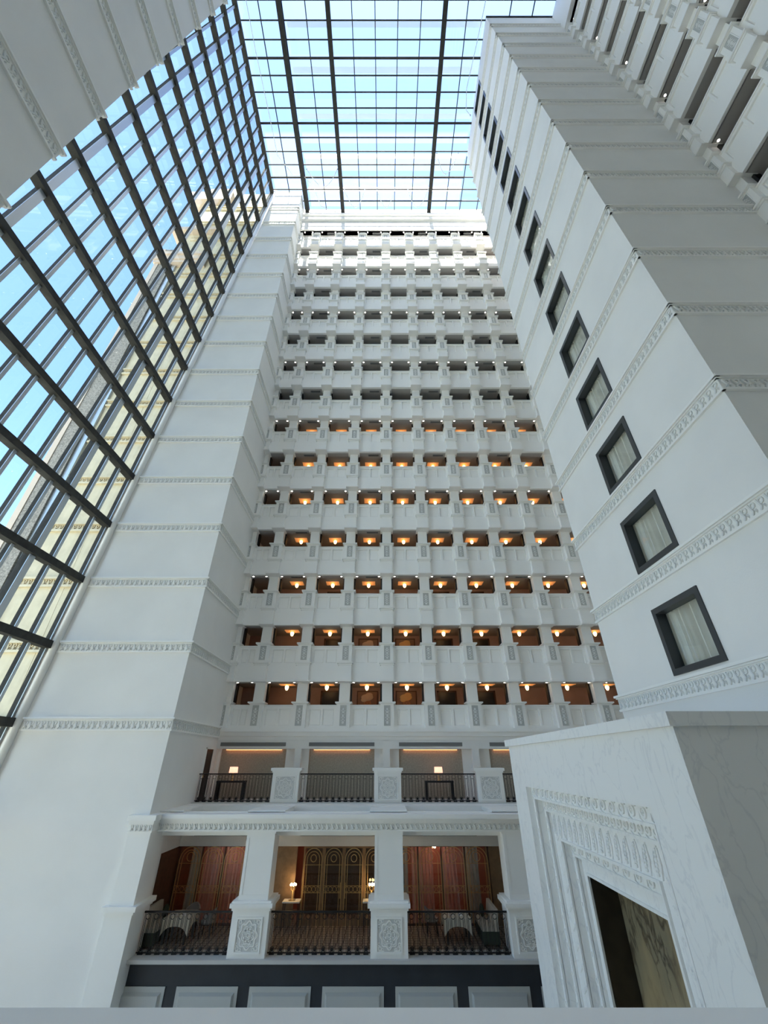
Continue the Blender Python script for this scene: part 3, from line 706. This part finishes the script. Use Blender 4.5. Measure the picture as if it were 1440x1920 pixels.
def console(x, nm):
    e = tag(empty('console_table', (x, 24.9, T2Z)), 'black console table under the %s lamp on the upper terrace' % nm, 'table', 'console tables')
    MB().box(-.72, .72, -.2, .2, .72, .80).build('top', 'black_panel', e)
    for sx in (-1, 1):
        for sy in (-1, 1): MB().box(sx * .66 - .05, sx * .66 + .05, sy * .15 - .04, sy * .15 + .04, 0, .72).build('leg', 'black_panel', e)
    l = tag(empty('table_lamp', (x, 24.9, T2Z + .80)), 'glowing pink table lamp on the %s console of the upper terrace' % nm, 'lamp', 'table lamps')
    MB().lathe(0, 0, [(.10, 0), (.10, .02), (.03, .04), (.05, .12), (.02, .26), (.015, .38)], 10).build('base', 'bronze', l, smooth=True)
    MB().lathe(0, 0, [(.22, .34), (.20, .60)], 16).build('shade', 'lampshade', l, smooth=True)
console(-7.80, 'left'); console(2.82, 'right')

# ------------------------------------------------------------------ lower terrace
T1Z, T1Y = -5.70, 20.05
mb = MB()      # entablature between the terraces: stepped front
for dy, z0, z1 in ((-.50, -1.86, -1.72), (-.40, -1.96, -1.86), (-.34, -2.02, -1.96), (-.26, -2.22, -2.02), (-.30, -2.27, -2.22)): mb.box(XL - .2, 10, T1Y + dy, T1Y + .55, z0, z1)
mb.box(XL, 10, T1Y + .5, T1Y + 1.0, -2.27, -1.74)
struct('trim_120', mb, 'plaster_trim', 'white stepped entablature over the lower terrace columns', 'cornice')
rel = MB(); carve(rel, Vector((XL + .1, T1Y - .27, -2.21)), (1, 0, 0), (0, -1, 0), 16.0, .19, 0, .17)
q = rel.build('carving', 'relief_white'); q['kind'] = 'stuff'; q.parent = bpy.data.objects['trim_120']; q.location = (0, 0, 0)
# roof of the lower terrace with sunken wells
mb = MB(); ya, yb = T1Y + .2, T2Y - .25
mb.box(XL, 10, ya, ya + .25, -1.80, -1.70); mb.box(XL, 10, yb - 1.0, yb, -2.27, -1.64)
for x in PX + [XL + .2]: mb.box(x - .75, x + .75, ya, yb, -1.80, -1.655)
mb.box(XL, 10, ya, 26, -2.45, -2.27)
struct('ceiling', mb, 'plaster_trim', 'white roof slab of the lower terrace with sunken wells', 'ceiling')
mb = MB()
for a, b_ in ((XL, PX[0] - .7), (PX[0] + .7, PX[1] - .7), (PX[1] + .7, PX[2] - .7)): mb.box(a, b_, ya + .2, yb - .9, -2.2, -1.95)
struct('trim_121', mb, 'slab_edge', 'grey floors of the wells in the lower terrace roof', 'trim')
mb = MB().box(XL - .6, 10, T1Y - .42, 26, T1Z - .10, T1Z)
struct('floor', mb, 'slab_edge', 'stone floor slab edge of the lower terrace', 'floor')
struct('floor', MB().box(XL, 10, T1Y + .5, 26, T1Z, T1Z + .012), 'lattice_carpet', 'brown patterned carpet on the lower terrace', 'floor')
def column1(x, nm):
    e = tag(empty('terrace_column', (x, T1Y, T1Z)), 'square white column on rosette pedestal, %s on the lower terrace' % nm, 'column', 'columns of the lower terrace')
    p = MB().box(-.65, .65, -.30, .75, 0, 1.20).build('pedestal', 'plaster_trim', e)
    c = MB().box(-.69, .69, -.34, .79, 1.20, 1.28); c.box(-.76, .76, -.41, .86, 1.28, 1.40); c.box(-.70, .70, -.35, .80, 1.40, 1.46); c.build('pedestal_cap', 'plaster_trim', e)
    MB().box(-.535, .535, -.20, .62, 1.46, 3.36).build('shaft', 'plaster_trim', e)
    f = MB()
    for x0, x1, z0, z1 in ((-.535, -.43, 1.46, 3.36), (.43, .535, 1.46, 3.36), (-.43, .43, 1.46, 1.60), (-.43, .43, 3.24, 3.36)): f.box(x0, x1, -.215, -.20, z0, z1)
    f.build('shaft_frame', 'plaster_trim', e)
    MB().box(-.57, .57, -.24, .66, 3.36, 3.43).build('capital', 'plaster_trim', e)
    for me, mt, n in zip(ROS1, ('plaster_trim', 'plaster_trim', 'rosette_ground'), ('panel_frame', 'rosette_relief', 'panel_ground')): inst(n, me, mt, p, (0, -.302, .12))
for x, nm in zip(PX, ('left', 'middle', 'right')): column1(x, nm)
e = sroot('trim_122', (-9.17, 19.3, GND), 'white pilaster with moulded cap in front of the left pier corner', 'pilaster')
mb = MB().box(-.47, .47, -.10, 1.2, 0, -GND - 4.48); mb.build('lower_shaft', 'plaster_trim', e)
mb = MB().box(-.52, .52, -.15, 1.25, 5.52, 5.60); mb.box(-.60, .60, -.22, 1.3, 5.60, 5.74); mb.build('cap', 'plaster_trim', e)
MB().box(-.42, .42, -.06, 1.15, 5.74, 7.75).build('upper_shaft', 'plaster_trim', e)
mb = MB().box(-.46, .46, -.10, 1.15, 7.75, 7.80); mb.box(-.44, .44, -.08, 1.15, 7.80, 8.0); mb.box(-.48, .48, -.13, 1.15, 8.0, 8.12); mb.box(-.54, .54, -.19, 1.15, 8.12, 8.29); mb.build('entablature_end', 'plaster_trim', e)
rel = MB(); carve(rel, Vector((-.42, -.09, 7.81)), (1, 0, 0), (0, -1, 0), .84, .14, 0, .17); q = rel.build('carving', 'relief_white', e); q['kind'] = 'stuff'
for x0, x1, nm in ((-8.66, PX[0] - .66, 'left of the left column'), (PX[0] + .66, PX[1] - .66, 'between left and middle columns'), (PX[1] + .66, PX[2] - .66, 'between middle and right columns'), (PX[2] + .66, PX[2] + 2.6, 'right of the right column, mostly hidden')):
    railing(x0, x1, T1Y + .05, T1Z, 1.12, 'black iron railing on lower terrace, ' + nm, 'railings of the lower terrace', .30)
# plinth with raised panels
pl = sroot('wall_plinth', (0, T1Y - .1, GND), 'dark blue plinth wall with pale raised panels below the lower terrace', 'wall')
MB().box(-9.62, 10, 0, .3, 0, -GND + T1Z - .1).build('ground_coat', 'plinth_blue', pl)
for i in range(7):
    x0 = -9.40 + 2.445 * i; x1 = x0 + 2.06
    p = MB().box(x0, x1, -.035, 0, 1.2, 3.60).build('panel', 'plinth_panel', pl)
    MB().frust(x0 + .10, x1 - .10, 1.25, 3.47, -.035, -.13, .06).build('raised_field', 'plinth_panel', p)
# back of the lower terrace: bulkhead, side wall
YB = 23.0
mb = MB().box(XL, 10, YB - .2, YB + .3, -3.13, -2.3); mb.box(XL - .1, XL + .06, T1Y + .4, YB, -3.13, -2.3)
struct('wall_bulkhead', mb, 'plaster', 'white bulkhead above the glazed doors of the lower terrace', 'wall')
for n, (a, b_) in enumerate(((-8.4, -5.35), (-3.7, -.3), (.75, 4.1))):
    v = tag(empty('air_grille', ((a + b_) / 2, YB - .24, -2.68)), 'long grey air grille in the bulkhead of the %s lower terrace bay' % ORD[n + 1], 'vent', 'air grilles of the lower terrace')
    w = b_ - a; MB().box(-w / 2, w / 2, 0, .012, -.09, .09).build('backing', 'vent_grey', v)
    fins = MB()
    for i in range(4): fins.box(-w / 2, w / 2, -.012, 0, -.075 + i * .045, -.06 + i * .045)
    fins.build('fins', 'vent_dark', v)
struct('wall_side', MB().box(XL - .12, XL + .02, T1Y + 1.2, YB + 2, T1Z, -3.13), 'walnut', 'dark walnut panelled side wall of the lower terrace', 'wall')
struct('wall_room_back', MB().box(XL, 10, YB + 2.2, YB + 2.4, T1Z, -2.3), 'room_red', 'dark red room wall behind the glazed doors', 'wall')
# bronze screens with glass
def arch_mesh(w, h):
    o = MB(); U, V = (1, 0, 0), (0, 0, 1)
    def arch(hw, z0, zt, r):
        zs = zt - hw; pts = [(-hw, 0, z0)] + [(-hw * math.cos(PI * i / 14), 0, zs + hw * math.sin(PI * i / 14)) for i in range(15)] + [(hw, 0, z0)]
        o.tube(pts, r, 4)
    arch(w * .46, 0, h - .02, .020); arch(w * .34, 0, h - .13, .015)
    o.ring((0, 0, h - .36), w * .155, .017, U, V, 14, 4)
    o.tube([(-w * .46, 0, h - .58), (w * .46, 0, h - .58)], .011, 4)
    for z in (1.02, 1.24): o.tube([(-w * .46, 0, z), (w * .46, 0, z)], .011, 4)
    for i in range(4): o.ring((-w * .33 + i * w * .22, 0, 1.13), .085, .010, U, V, 10, 4)
    return o.mesh('arch_tracery')
def screen(x0, x1, nm, n=4):
    e = tag(empty('bronze_screen', ((x0 + x1) / 2, YB, T1Z)), 'bronze arched screen with glass, %s bay of the lower terrace' % nm, 'screen', 'screens of the lower terrace')
    w = (x1 - x0) / n; me = arch_mesh(w, 2.55); W = x1 - x0
    for i in range(n):
        xx = -W / 2 + w * (i + .5)
        inst('arch_tracery', me, 'bronze', e, (xx, -.03, 0))
        MB().box(xx - w / 2 + .02, xx + w / 2 - .02, 0, .006, 0, 2.57).build('pane', 'glass_clear', e)
    f = MB()
    for i in range(n + 1): f.box(-W / 2 + w * i - .03, -W / 2 + w * i + .03, -.04, .03, 0, 2.57)
    f.box(-W / 2, W / 2, -.04, .03, 2.53, 2.57); f.box(-W / 2, W / 2, -.04, .03, 0, .08); f.build('frame', 'walnut', e)
screen(-8.95, -5.0, 'left'); screen(.45, 4.55, 'right')
def curtain(x0, x1, mat, label, tilt=0):
    c = tag(empty('curtain', ((x0 + x1) / 2, YB + .28, T1Z)), label, 'curtain', 'curtains behind the screens'); mb = MB(); N = 60; w = x1 - x0
    for i in range(N):
        a, b_ = i / N, (i + 1) / N; f_ = lambda t: .08 * math.sin(t * w * 40) + .02 * math.sin(t * w * 90)
        mb.quad((-w / 2 + w * a + tilt * .3, f_(a), .02), (-w / 2 + w * b_ + tilt * .3, f_(b_), .02), (-w / 2 + w * b_, f_(b_) * .7, 2.56), (-w / 2 + w * a, f_(a) * .7, 2.56))
    mb.build('fabric', mat, c)
    MB().tube([(-w / 2 - .03, 0, 2.50), (w / 2 + .03, 0, 2.50)], .012, 6).build('rod', 'bronze', c)
curtain(-7.9, -7.2, 'rose_curtain', 'rose curtain left behind the left bronze screen'); curtain(-7.0, -6.1, 'rose_curtain', 'wide rose curtain in the middle behind the left screen'); curtain(-6.0, -5.05, 'rose_curtain', 'rose curtain right behind the left bronze screen'); curtain(-8.5, -8.1, 'grey_curtain', 'narrow grey curtain behind the left bronze screen')
curtain(.55, 1.05, 'grey_curtain', 'grey green curtain left behind the right bronze screen'); curtain(1.2, 2.15, 'rose_curtain', 'rose curtain left of the gap behind the right screen'); curtain(2.5, 3.15, 'rose_curtain', 'tied rose curtain right of the gap behind right screen', .35); curtain(3.5, 4.15, 'grey_curtain', 'grey green curtain right behind the right bronze screen')
for x, nm in ((-4.25, 'left of the doors'), (4.95, 'right of the right screen')):
    struct('trim_%d' % (130 + int(x > 0)), MB().box(x - .5, x + .45, YB - .02, YB + .05, T1Z, -3.13), 'oak', 'light oak wall strip %s' % nm, 'trim')
# glazed double doors in the middle bay
d = sroot('door_2', (-1.75, YB, T1Z), 'bronze arched double doors with side lights on the lower terrace', 'door')
am = arch_mesh(.80, 2.5)
for i in range(4):
    xx = -1.32 + .88 * i
    lf = MB()
    for a in ((-.44, -.37, 0, 2.55), (.37, .44, 0, 2.55), (-.37, .37, 0, .22), (-.37, .37, 2.48, 2.55)): lf.box(xx + a[0], xx + a[1], -.03, .03, a[2], a[3])
    L = lf.build('leaf' if i in (1, 2) else 'side_light', 'oak', d)
    inst('arch_tracery', am, 'bronze', L, (xx, -.035, 0)); MB().box(xx - .37, xx + .37, 0, .006, .22, 2.48).build('pane', 'glass_clear', L)
    if i in (1, 2): MB().tube([(xx + (.34 if i == 1 else -.34), -.08, .85), (xx + (.34 if i == 1 else -.34), -.08, 1.35)], .015, 6).build('handle', 'bronze', L)
struct('wall_vestibule', MB().box(-3.6, .3, YB + 1.5, YB + 1.6, T1Z, -2.4), 'room_dark', 'dark back wall behind the arched doors', 'wall')
for x, nm in ((-6.6, 'left screen'), (2.32, 'right screen')):  # unseen lamps, added to warm the room behind the curtains
    e = tag(empty('added_room_lamp', (x, YB + 1.3, -2.45)), 'unseen warm lamp added to light the room behind the %s' % nm, 'lamp', 'lamps added in the room')
    MB().tube([(0, 0, .01), (0, 0, -.5)], .01, 5).build('cord', 'bronze', e); MB().lathe(0, 0, [(.08, -.95), (.17, -.8), (.18, -.65), (.08, -.5)], 12).build('shade', 'added_lamp_glow', e, smooth=True)
def wall_lamp(x, nm):
    e = tag(empty('candle_lamp', (x, YB - .38, T1Z + .86)), 'cluster lamp with glowing bulbs %s of the arched doors' % nm, 'lamp', 'cluster lamps by the doors')
    MB().lathe(0, 0, [(.14, 0), (.14, .02), (.02, .05), (.02, .30)], 10).build('base', 'bronze', e, smooth=True)
    for i in range(5):
        a = 2 * PI * i / 5; px, py = .10 * math.cos(a), .10 * math.sin(a)
        s_ = MB().tube([(0, 0, .28), (px, py, .34), (px, py, .44)], .008, 4).build('arm', 'bronze', e); MB().ball((px, py, .49), .042, n=8, m=5).build('bulb', 'bulb', s_)
    t = tag(empty('side_table', (x, YB - .38, T1Z)), 'small white topped side table %s of the arched doors' % nm, 'table', 'side tables by the doors')
    MB().box(-.35, .35, -.25, .25, .82, .86).build('top', 'porcelain', t)
    for sx in (-1, 1):
        for sy in (-1, 1): MB().box(sx * .3 - .02, sx * .3 + .02, sy * .2 - .02, sy * .2 + .02, 0, .82).build('leg', 'walnut', t)
wall_lamp(-3.80, 'left'); wall_lamp(-.52, 'right')
for i, (x, y) in enumerate(((-7.8, 21.6), (-5.9, 21.6), (-2.6, 21.6), (-.9, 21.6), (1.5, 21.6), (3.4, 21.6))):
    make_downlight((x, y, -2.452), 'warm ceiling spotlight of the lower terrace, %s from the left' % ORD[i + 1], 'spotlights of the lower terrace')

# ------------------------------------------------------------------ furniture on the lower terrace
def dining_table(x, y, nm):
    e = tag(empty('dining_table', (x, y, T1Z)), 'dining table under a cream cloth, %s bay of the lower terrace' % nm, 'table', 'dining tables')
    MB().box(-.46, .46, -.46, .46, .71, .74).build('top', 'walnut', e)
    for sx in (-1, 1):
        for sy in (-1, 1): MB().box(sx * .40 - .03, sx * .40 + .03, sy * .40 - .03, sy * .40 + .03, 0, .71).build('leg', 'black_panel', e)
    c = tag(empty('tablecloth', (x, y, T1Z + .74)), 'cream cloth with pointed corners on the %s dining table' % nm, 'tablecloth', 'tablecloths')
    mb = MB(); R = []
    for i in range(48):
        a = 2 * PI * i / 48; q = max(abs(math.cos(a)), abs(math.sin(a))); cx, cy = .49 * math.cos(a) / q, .49 * math.sin(a) / q
        corner = (min(abs(math.cos(a)), abs(math.sin(a))) / q) ** 3
        fl = .02 * math.sin(a * 9)
        R.append(((cx * .98, cy * .98, .008), (cx * (1.03 + fl), cy * (1.03 + fl), -.02), (cx * (1.07 + fl), cy * (1.07 + fl), -.22 - .28 * corner)))
    vs = [p for r in R for p in r] + [(0, 0, .008)]; n = 48; fs = []
    for i in range(n):
        j = (i + 1) % n; fs += [(i * 3, i * 3 + 1, j * 3 + 1, j * 3), (i * 3 + 1, i * 3 + 2, j * 3 + 2, j * 3 + 1), (n * 3, i * 3, j * 3)]
    mb.add(vs, fs).build('drape', 'cloth_cream', c)
    for n_, (dx, dy) in enumerate(((-.22, -.2), (.2, .2))):
        p = tag(empty('plate', (x + dx, y + dy, T1Z + .75)), 'white plate %s on the %s dining table' % ('at the near side' if n_ == 0 else 'at the far side', nm), 'plate', 'plates')
        MB().lathe(0, 0, [(.07, 0), (.13, .018), (.128, .022), (.06, .006)], 16).build('dish', 'porcelain', p, smooth=True)
    g_ = tag(empty('napkin', (x + .15, y - .2, T1Z + .75)), 'folded white napkin on the %s dining table' % nm, 'napkin', 'napkins')
    MB().add([(-.08, -.06, 0), (.08, -.06, 0), (.08, .06, 0), (-.08, .06, 0), (-.02, 0, .12), (.03, .01, .10)], [(0, 1, 5, 4), (1, 2, 5), (2, 3, 4, 5), (3, 0, 4), (3, 2, 1, 0)]).build('fold', 'porcelain', g_)
def chair(x, y, rz, nm):
    e = tag(empty('dining_chair', (x, y, T1Z), rz), nm, 'chair', 'dining chairs')
    s_ = MB().lathe(0, 0, [(.24, .40), (.27, .43), (.27, .48), (.24, .50)], 14); s_.build('seat', 'fabric_grey', e, smooth=True)
    mb = MB(); n = 12; vs = []; fs = []
    for i in range(n + 1):
        a = PI * (-.08 + 1.16 * i / n); ca, sa = math.cos(a), math.sin(a); top = .84 - .16 * abs(ca) ** 2
        for r, z in ((.25, .46), (.30, top), (.25, top), (.21, .48)): vs.append((r * ca, r * sa, z))
    for i in range(n):
        for j in range(4): fs.append((i * 4 + j, i * 4 + (j + 1) % 4, (i + 1) * 4 + (j + 1) % 4, (i + 1) * 4 + j))
    fs += [(3, 2, 1, 0), tuple(n * 4 + j for j in range(4))]
    mb.add(vs, fs).build('backrest', 'fabric_grey', e)
    for sx in (-1, 1):
        for sy in (-1, 1): MB().tube([(sx * .20, sy * .20, 0), (sx * .17, sy * .17, .42)], .02, 6).build('leg', 'black_panel', e)
def sofa(x, y, rz, nm):
    e = tag(empty('sofa', (x, y, T1Z), rz), nm, 'sofa', 'sofas')
    MB().box(-.75, .75, -.30, .30, .08, .42).build('base', 'velvet_green', e)
    MB().box(-.74, .74, -.31, .12, .42, .54).build('seat_cushion', 'cream_leather', e)
    vs = [(-.75, .12, .42), (.75, .12, .42), (.75, .30, .42), (-.75, .30, .42), (-.75, .22, 1.02), (.75, .22, 1.02), (.75, .33, 1.02), (-.75, .33, 1.02)]
    MB().add(vs, [(0, 3, 2, 1), (4, 5, 6, 7), (0, 1, 5, 4), (1, 2, 6, 5), (2, 3, 7, 6), (3, 0, 4, 7)]).build('backrest', 'cream_leather', e)
    for sx in (-1, 1):
        for sy in (-1, 1): MB().box(sx * .66 - .03, sx * .66 + .03, sy * .24 - .03, sy * .24 + .03, 0, .08).build('foot', 'black_panel', e)
dining_table(-7.75, 21.35, 'left'); dining_table(2.75, 21.35, 'right')
chair(-6.85, 21.75, -PI / 2, 'grey tub chair right of the left dining table'); chair(1.88, 21.95, PI / 2, 'grey tub chair left of the right dining table'); chair(-7.7, 22.25, 0, 'grey tub chair behind the left dining table')
sofa(-8.64, 21.3, PI / 2, 'green and cream sofa left of the left dining table'); sofa(3.92, 21.45, -PI / 2, 'green and cream sofa right of the right dining table')
for x, y, nm in ((3.86, 21.85, 'right'), (-8.58, 21.75, 'left')):
    e = tag(empty('cushion', (x, y, T1Z + .545)), 'dark green square cushion on the %s sofa' % nm, 'cushion', 'cushions')
    MB().ball((0, 0, .2), 1, .09, .22, .20, 10, 8).build('cover', 'velvet_green', e, smooth=True)

# ------------------------------------------------------------------ marble portal at the foot of the right wing
PXX = 4.4; PY0, PY1 = 6.96, 16.5; PTZ = .47
pr_ = tag(empty('marble_portal', (PXX, (PY0 + PY1) / 2, GND)), 'tall white marble portal with stepped carved frames and olive panel', 'portal')
OZ = GND
def xq(mb, x, y0, y1, z0, z1): mb.quad((x - PXX, y1 - PCY, z0 - OZ), (x - PXX, y0 - PCY, z0 - OZ), (x - PXX, y0 - PCY, z1 - OZ), (x - PXX, y1 - PCY, z1 - OZ))
PCY = (PY0 + PY1) / 2
FR = [(0.0, 0.0), (.166, .294), (.36, .57), (.44, 1.17), (.63, 1.45), (.735, 1.77)]   # recess depth, inset
R0 = (8.25, 15.16, -.64)
BOT = GND
def rect(n):
    d, w = FR[n]; return PXX + d, R0[0] + w, R0[1] - w, R0[2] - w
face = MB()
xq(face, PXX, PY0, R0[0], BOT, PTZ); xq(face, PXX, R0[1], PY1, BOT, PTZ); xq(face, PXX, R0[0], R0[1], R0[2], PTZ)
face.quad((0, PY0 - PCY, 0), (XR + 6 - PXX, PY0 - PCY, 0), (XR + 6 - PXX, PY0 - PCY, PTZ - OZ), (0, PY0 - PCY, PTZ - OZ))
face.quad((0, PY1 - PCY, 0), (0, PY1 - PCY, PTZ - OZ), (XR + 6 - PXX, PY1 - PCY, PTZ - OZ), (XR + 6 - PXX, PY1 - PCY, 0))
face.quad((0, PY0 - PCY, PTZ - OZ), (XR + 6 - PXX, PY0 - PCY, PTZ - OZ), (XR + 6 - PXX, PY1 - PCY, PTZ - OZ), (0, PY1 - PCY, PTZ - OZ))
face.build('facing', 'marble_white', pr_)
cor = MB(); cx0 = -.10
cor.box(cx0, XR + 6 - PXX, PY0 - .10 - PCY, PY1 + .12 - PCY, PTZ - OZ, .665 - OZ); cor.build('cornice_slab', 'marble_white', pr_)
prev = None
# rect 0 is the opening in the facing; frame n fills the strip between rect n-1 opening and rect n opening at recess depth of n
def ring_strip(x, ya, yb, za, y2a, y2b, z2):
    m_ = MB(); xq(m_, x, ya, y2a, BOT, za); xq(m_, x, y2b, yb, BOT, za); xq(m_, x, y2a, y2b, z2, za); return m_
for n in range(1, 7):
    # reveal from previous plane to this plane
    xa, ya, yb, za = rect(n - 1)
    xb = PXX + (FR[n][0] if n < 6 else 1.35)
    rv = MB()
    for (p, q) in (((ya, BOT), (ya, za)), ((ya, za), (yb, za)), ((yb, za), (yb, BOT))):
        rv.quad((xa - PXX, p[0] - PCY, p[1] - OZ), (xb - PXX, p[0] - PCY, p[1] - OZ), (xb - PXX, q[0] - PCY, q[1] - OZ), (xa - PXX, q[0] - PCY, q[1] - OZ))
    rv.build('reveal', 'marble_white' if n < 6 else 'marble_dark', pr_)
    if n < 6:
        x2, y2a, y2b, z2 = rect(n)
        fr_ = ring_strip(xb, ya, yb, za, y2a, y2b, z2).build('frame_step', 'marble_white', pr_)
        bd = MB(); ye, xe_ = .035, xb - PXX
        bd.box(xe_ - .05, xe_ + .01, y2a - .05 - PCY, y2a - PCY, 0, z2 + .05 - OZ); bd.box(xe_ - .05, xe_ + .01, y2b - PCY, y2b + .05 - PCY, 0, z2 + .05 - OZ); bd.box(xe_ - .05, xe_ + .01, y2a - PCY, y2b - PCY, z2 - OZ, z2 + .05 - OZ)
        bd.build('bead', 'marble_white', fr_)
        # carving on the step
        cv = MB(); wd = za - z2; L = yb - ya
        def V3(u, v, o_=.012): return (xb - PXX - o_, u - PCY, v - OZ)
        if n in (1, 2, 4):
            pitch = {1: .38, 2: .26, 4: .44}[n]; c_ = int(L / pitch)
            for i in range(c_):
                u = ya + (i + .5) * L / c_; zc = za - wd * .45
                cv.ring(V3(u, zc + wd * .10), wd * .27, .028, (0, 1, 0), (0, 0, 1), 12, 4); cv.ball(V3(u, zc + wd * .10), 1, .03, wd * .10, wd * .10, 6, 4)
                cv.tube([V3(u - pitch * .42, zc + wd * .36), V3(u - pitch * .10, zc + wd * .45), V3(u + pitch * .34, zc + wd * .15), V3(u + pitch * .40, zc - wd * .25), V3(u + pitch * .18, zc - wd * .42)], .024, 4)
            Lz = za - BOT; c_ = int(min(Lz, 5.0) / pitch)
            for i in range(c_):
                z = za - (i + .8) * pitch
                for u in ((yb + y2b) / 2, (ya + y2a) / 2): cv.ring(V3(u, z), wd * .24, .024, (0, 1, 0), (0, 0, 1), 10, 4)
        if n == 3:
            c_ = int(L / .36)
            for i in range(c_):
                u = ya + (i + .5) * L / c_
                if y2a < u < y2b or True:
                    cv.tube([V3(u - .12, za - .08), V3(u - .14, za - .30), V3(u - .06, za - .53)], .020, 4); cv.tube([V3(u - .12, za - .06), V3(u, za - .10), V3(u + .08, za - .28), V3(u + .09, za - .50)], .018, 4)
                    for j in range(6): cv.ball(V3(u + .018 * j - .04, za - .13 - .068 * j), 1, .03, .042, .036, 6, 4)
            for i in range(13):
                z = za - .5 - i * .36
                for u0, sg in (((yb + y2b) / 2, 1), ((ya + y2a) / 2, -1)):
                    for j in range(4): cv.ball(V3(u0 + sg * .05 * (j - 1.5), z - .035 * j), 1, .018, .045, .05, 5, 3)
        if cv.v:
            q = cv.build('carving', 'marble_white', fr_); q['kind'] = 'stuff'
x6, y6a, y6b, z6 = rect(5)
bp = MB(); xq(bp, PXX + 1.35, y6a, y6b, BOT, z6); bp.build('olive_panel', 'marble_olive', pr_)

# ------------------------------------------------------------------ gallery ledge in front of the eye
e = tag(empty('gallery_parapet', (0, .7, -1.6)), 'plain pale ledge of the gallery parapet across the bottom edge', 'parapet')
MB().box(-9.0, 14.0, -.38, .46, 1.10, 1.20).build('coping', 'gallery_white', e); MB().box(-9.0, 14.0, -.25, .32, 0, 1.10).build('wall', 'gallery_white', e)
struct('floor', MB().box(-9.04, XRR, -6, 1.16, -1.75, -1.6), 'atrium_floor', 'gallery floor under the viewer', 'floor')

# ------------------------------------------------------------------ outside: the stone block beyond the glass
b1 = sroot('wall_outside', (-18.2, YL, GND), 'yellow stone outer wing with carved bands beyond the glass wall', 'building')
MB().box(-.9, 2.0, .05, 12, 0, 62).build('wall', 'stone_yellow', b1)
struct('wall_stone', MB().box(-16.3, -9.3, YL + .06, YL + .4, GND, H - .1), 'stone_yellow', 'yellow stone outer face of the pier seen through the glass')
MB().box(-2.0, -.9, -.25, 12, 0, 50.5).build('rough_stone_strip', 'stone_rough', b1)
MB().box(-2.35, -2.0, -.30, 12, 0, 50.5).build('corner_strip', 'stone_pink', b1)
MB().box(-.95, -.55, -.12, .05, 0, 52).build('drain_strip', 'aluminium', b1)
for k in range(16):
    z = ZL + S * k - GND
    xe = gx(z + GND) + 18.2; q = MB().box(-.5, xe, -.10, .05, z - .52, z - .4); q.box(-.5, xe, -.14, .05, z - .1, z); q = q.build('stone_band', 'stone_yellow', b1)
    c_ = MB(); carve(c_, Vector((-.5, 0.02, z - .40)), (1, 0, 0), (0, -1, 0), xe + .4); c_ = c_.build('carving', 'stone_yellow', q); c_['kind'] = 'stuff'
for z0, z1, o_ in ((48.0, 48.4, .12), (48.4, 49.0, .22), (49.0, 49.4, .35), (54, 54.5, .15), (60.5, 62.2, .2)): MB().box(-2.35 - o_, 2.0, -.30 - o_, 12, z0, z1).build('roof_cornice', 'stone_pink', b1)
MB().box(-1.6, 2.0, .6, 9, 50.5, 66).build('roof_tower', 'stone_yellow', b1)
# low white truss and hanging cables under the skylight
t = tag(empty('roof_truss', (0, 20.9, H - .75)), 'thin white zigzag truss under the far end of the skylight', 'truss')
mb = MB(); mb.tube([(-8.9, 0, 0), (8.6, 0, 0)], .035, 5); mb.build('chord', 'cable_white', t)
for i in range(11):
    x = -8.0 + i * 1.5; MB().tube([(x - .5, -.05, .05), (x, 0, .5), (x + .4, .05, .05)], .035, 4).build('brace', 'cable_white', t)
def cable(pts, nm):
    e = tag(empty('hanging_cable', pts[0]), nm, 'cable', 'cables under the skylight'); o = Vector(pts[0])
    MB().tube([Vector(p) - o for p in pts], .03, 5).build('wire', 'cable_white', e)
    MB().ball((0, 0, 0), .07, n=6, m=4).build('clip', 'aluminium', e); MB().ball(Vector(pts[-1]) - o, .07, n=6, m=4).build('clip', 'aluminium', e)
def loop(xa, xb, y, d=1.0): return [(xa + (xb - xa) * i / 12, y + d * math.sin(PI * i / 12) , H - .25 - .35 * math.sin(PI * i / 12)) for i in range(13)]
for n, (xa, xb, y, d) in enumerate(((-8.1, -4.9, 17.2, 1.4), (-4.3, -2.1, 19.0, 1.5), (-.75, 1.17, 19.0, 1.5), (2.6, 4.8, 19.0, 1.5), (5.4, 7.6, 15.9, 1.6))): cable(loop(xa, xb, y, d), 'slack white cable loop under the skylight, %s from the left' % ORD[n + 1])
cable([(-11.3, 4, H - .3), (-11.2, 9, H - .4), (-11.0, 13, H - .4), (-10.9, 16, H - .4), (-9.6, 17.6, H - .5), (-8.6, 17.6, H - .5), (-7.6, 18.6, H - .5), (-7.0, 20.4, H - .6), (-5.4, 20.9, H - .7)], 'long white cable running along the left edge of the skylight')
cable([(8.2, 4.3, H - .3), (8.3, 6.2, H - .3), (8.0, 8.5, H - .4), (7.6, 11.2, H - .5), (7.8, 12.6, H - .5), (8.3, 13.0, H - .4)], 'white cable curving along the right edge of the skylight')
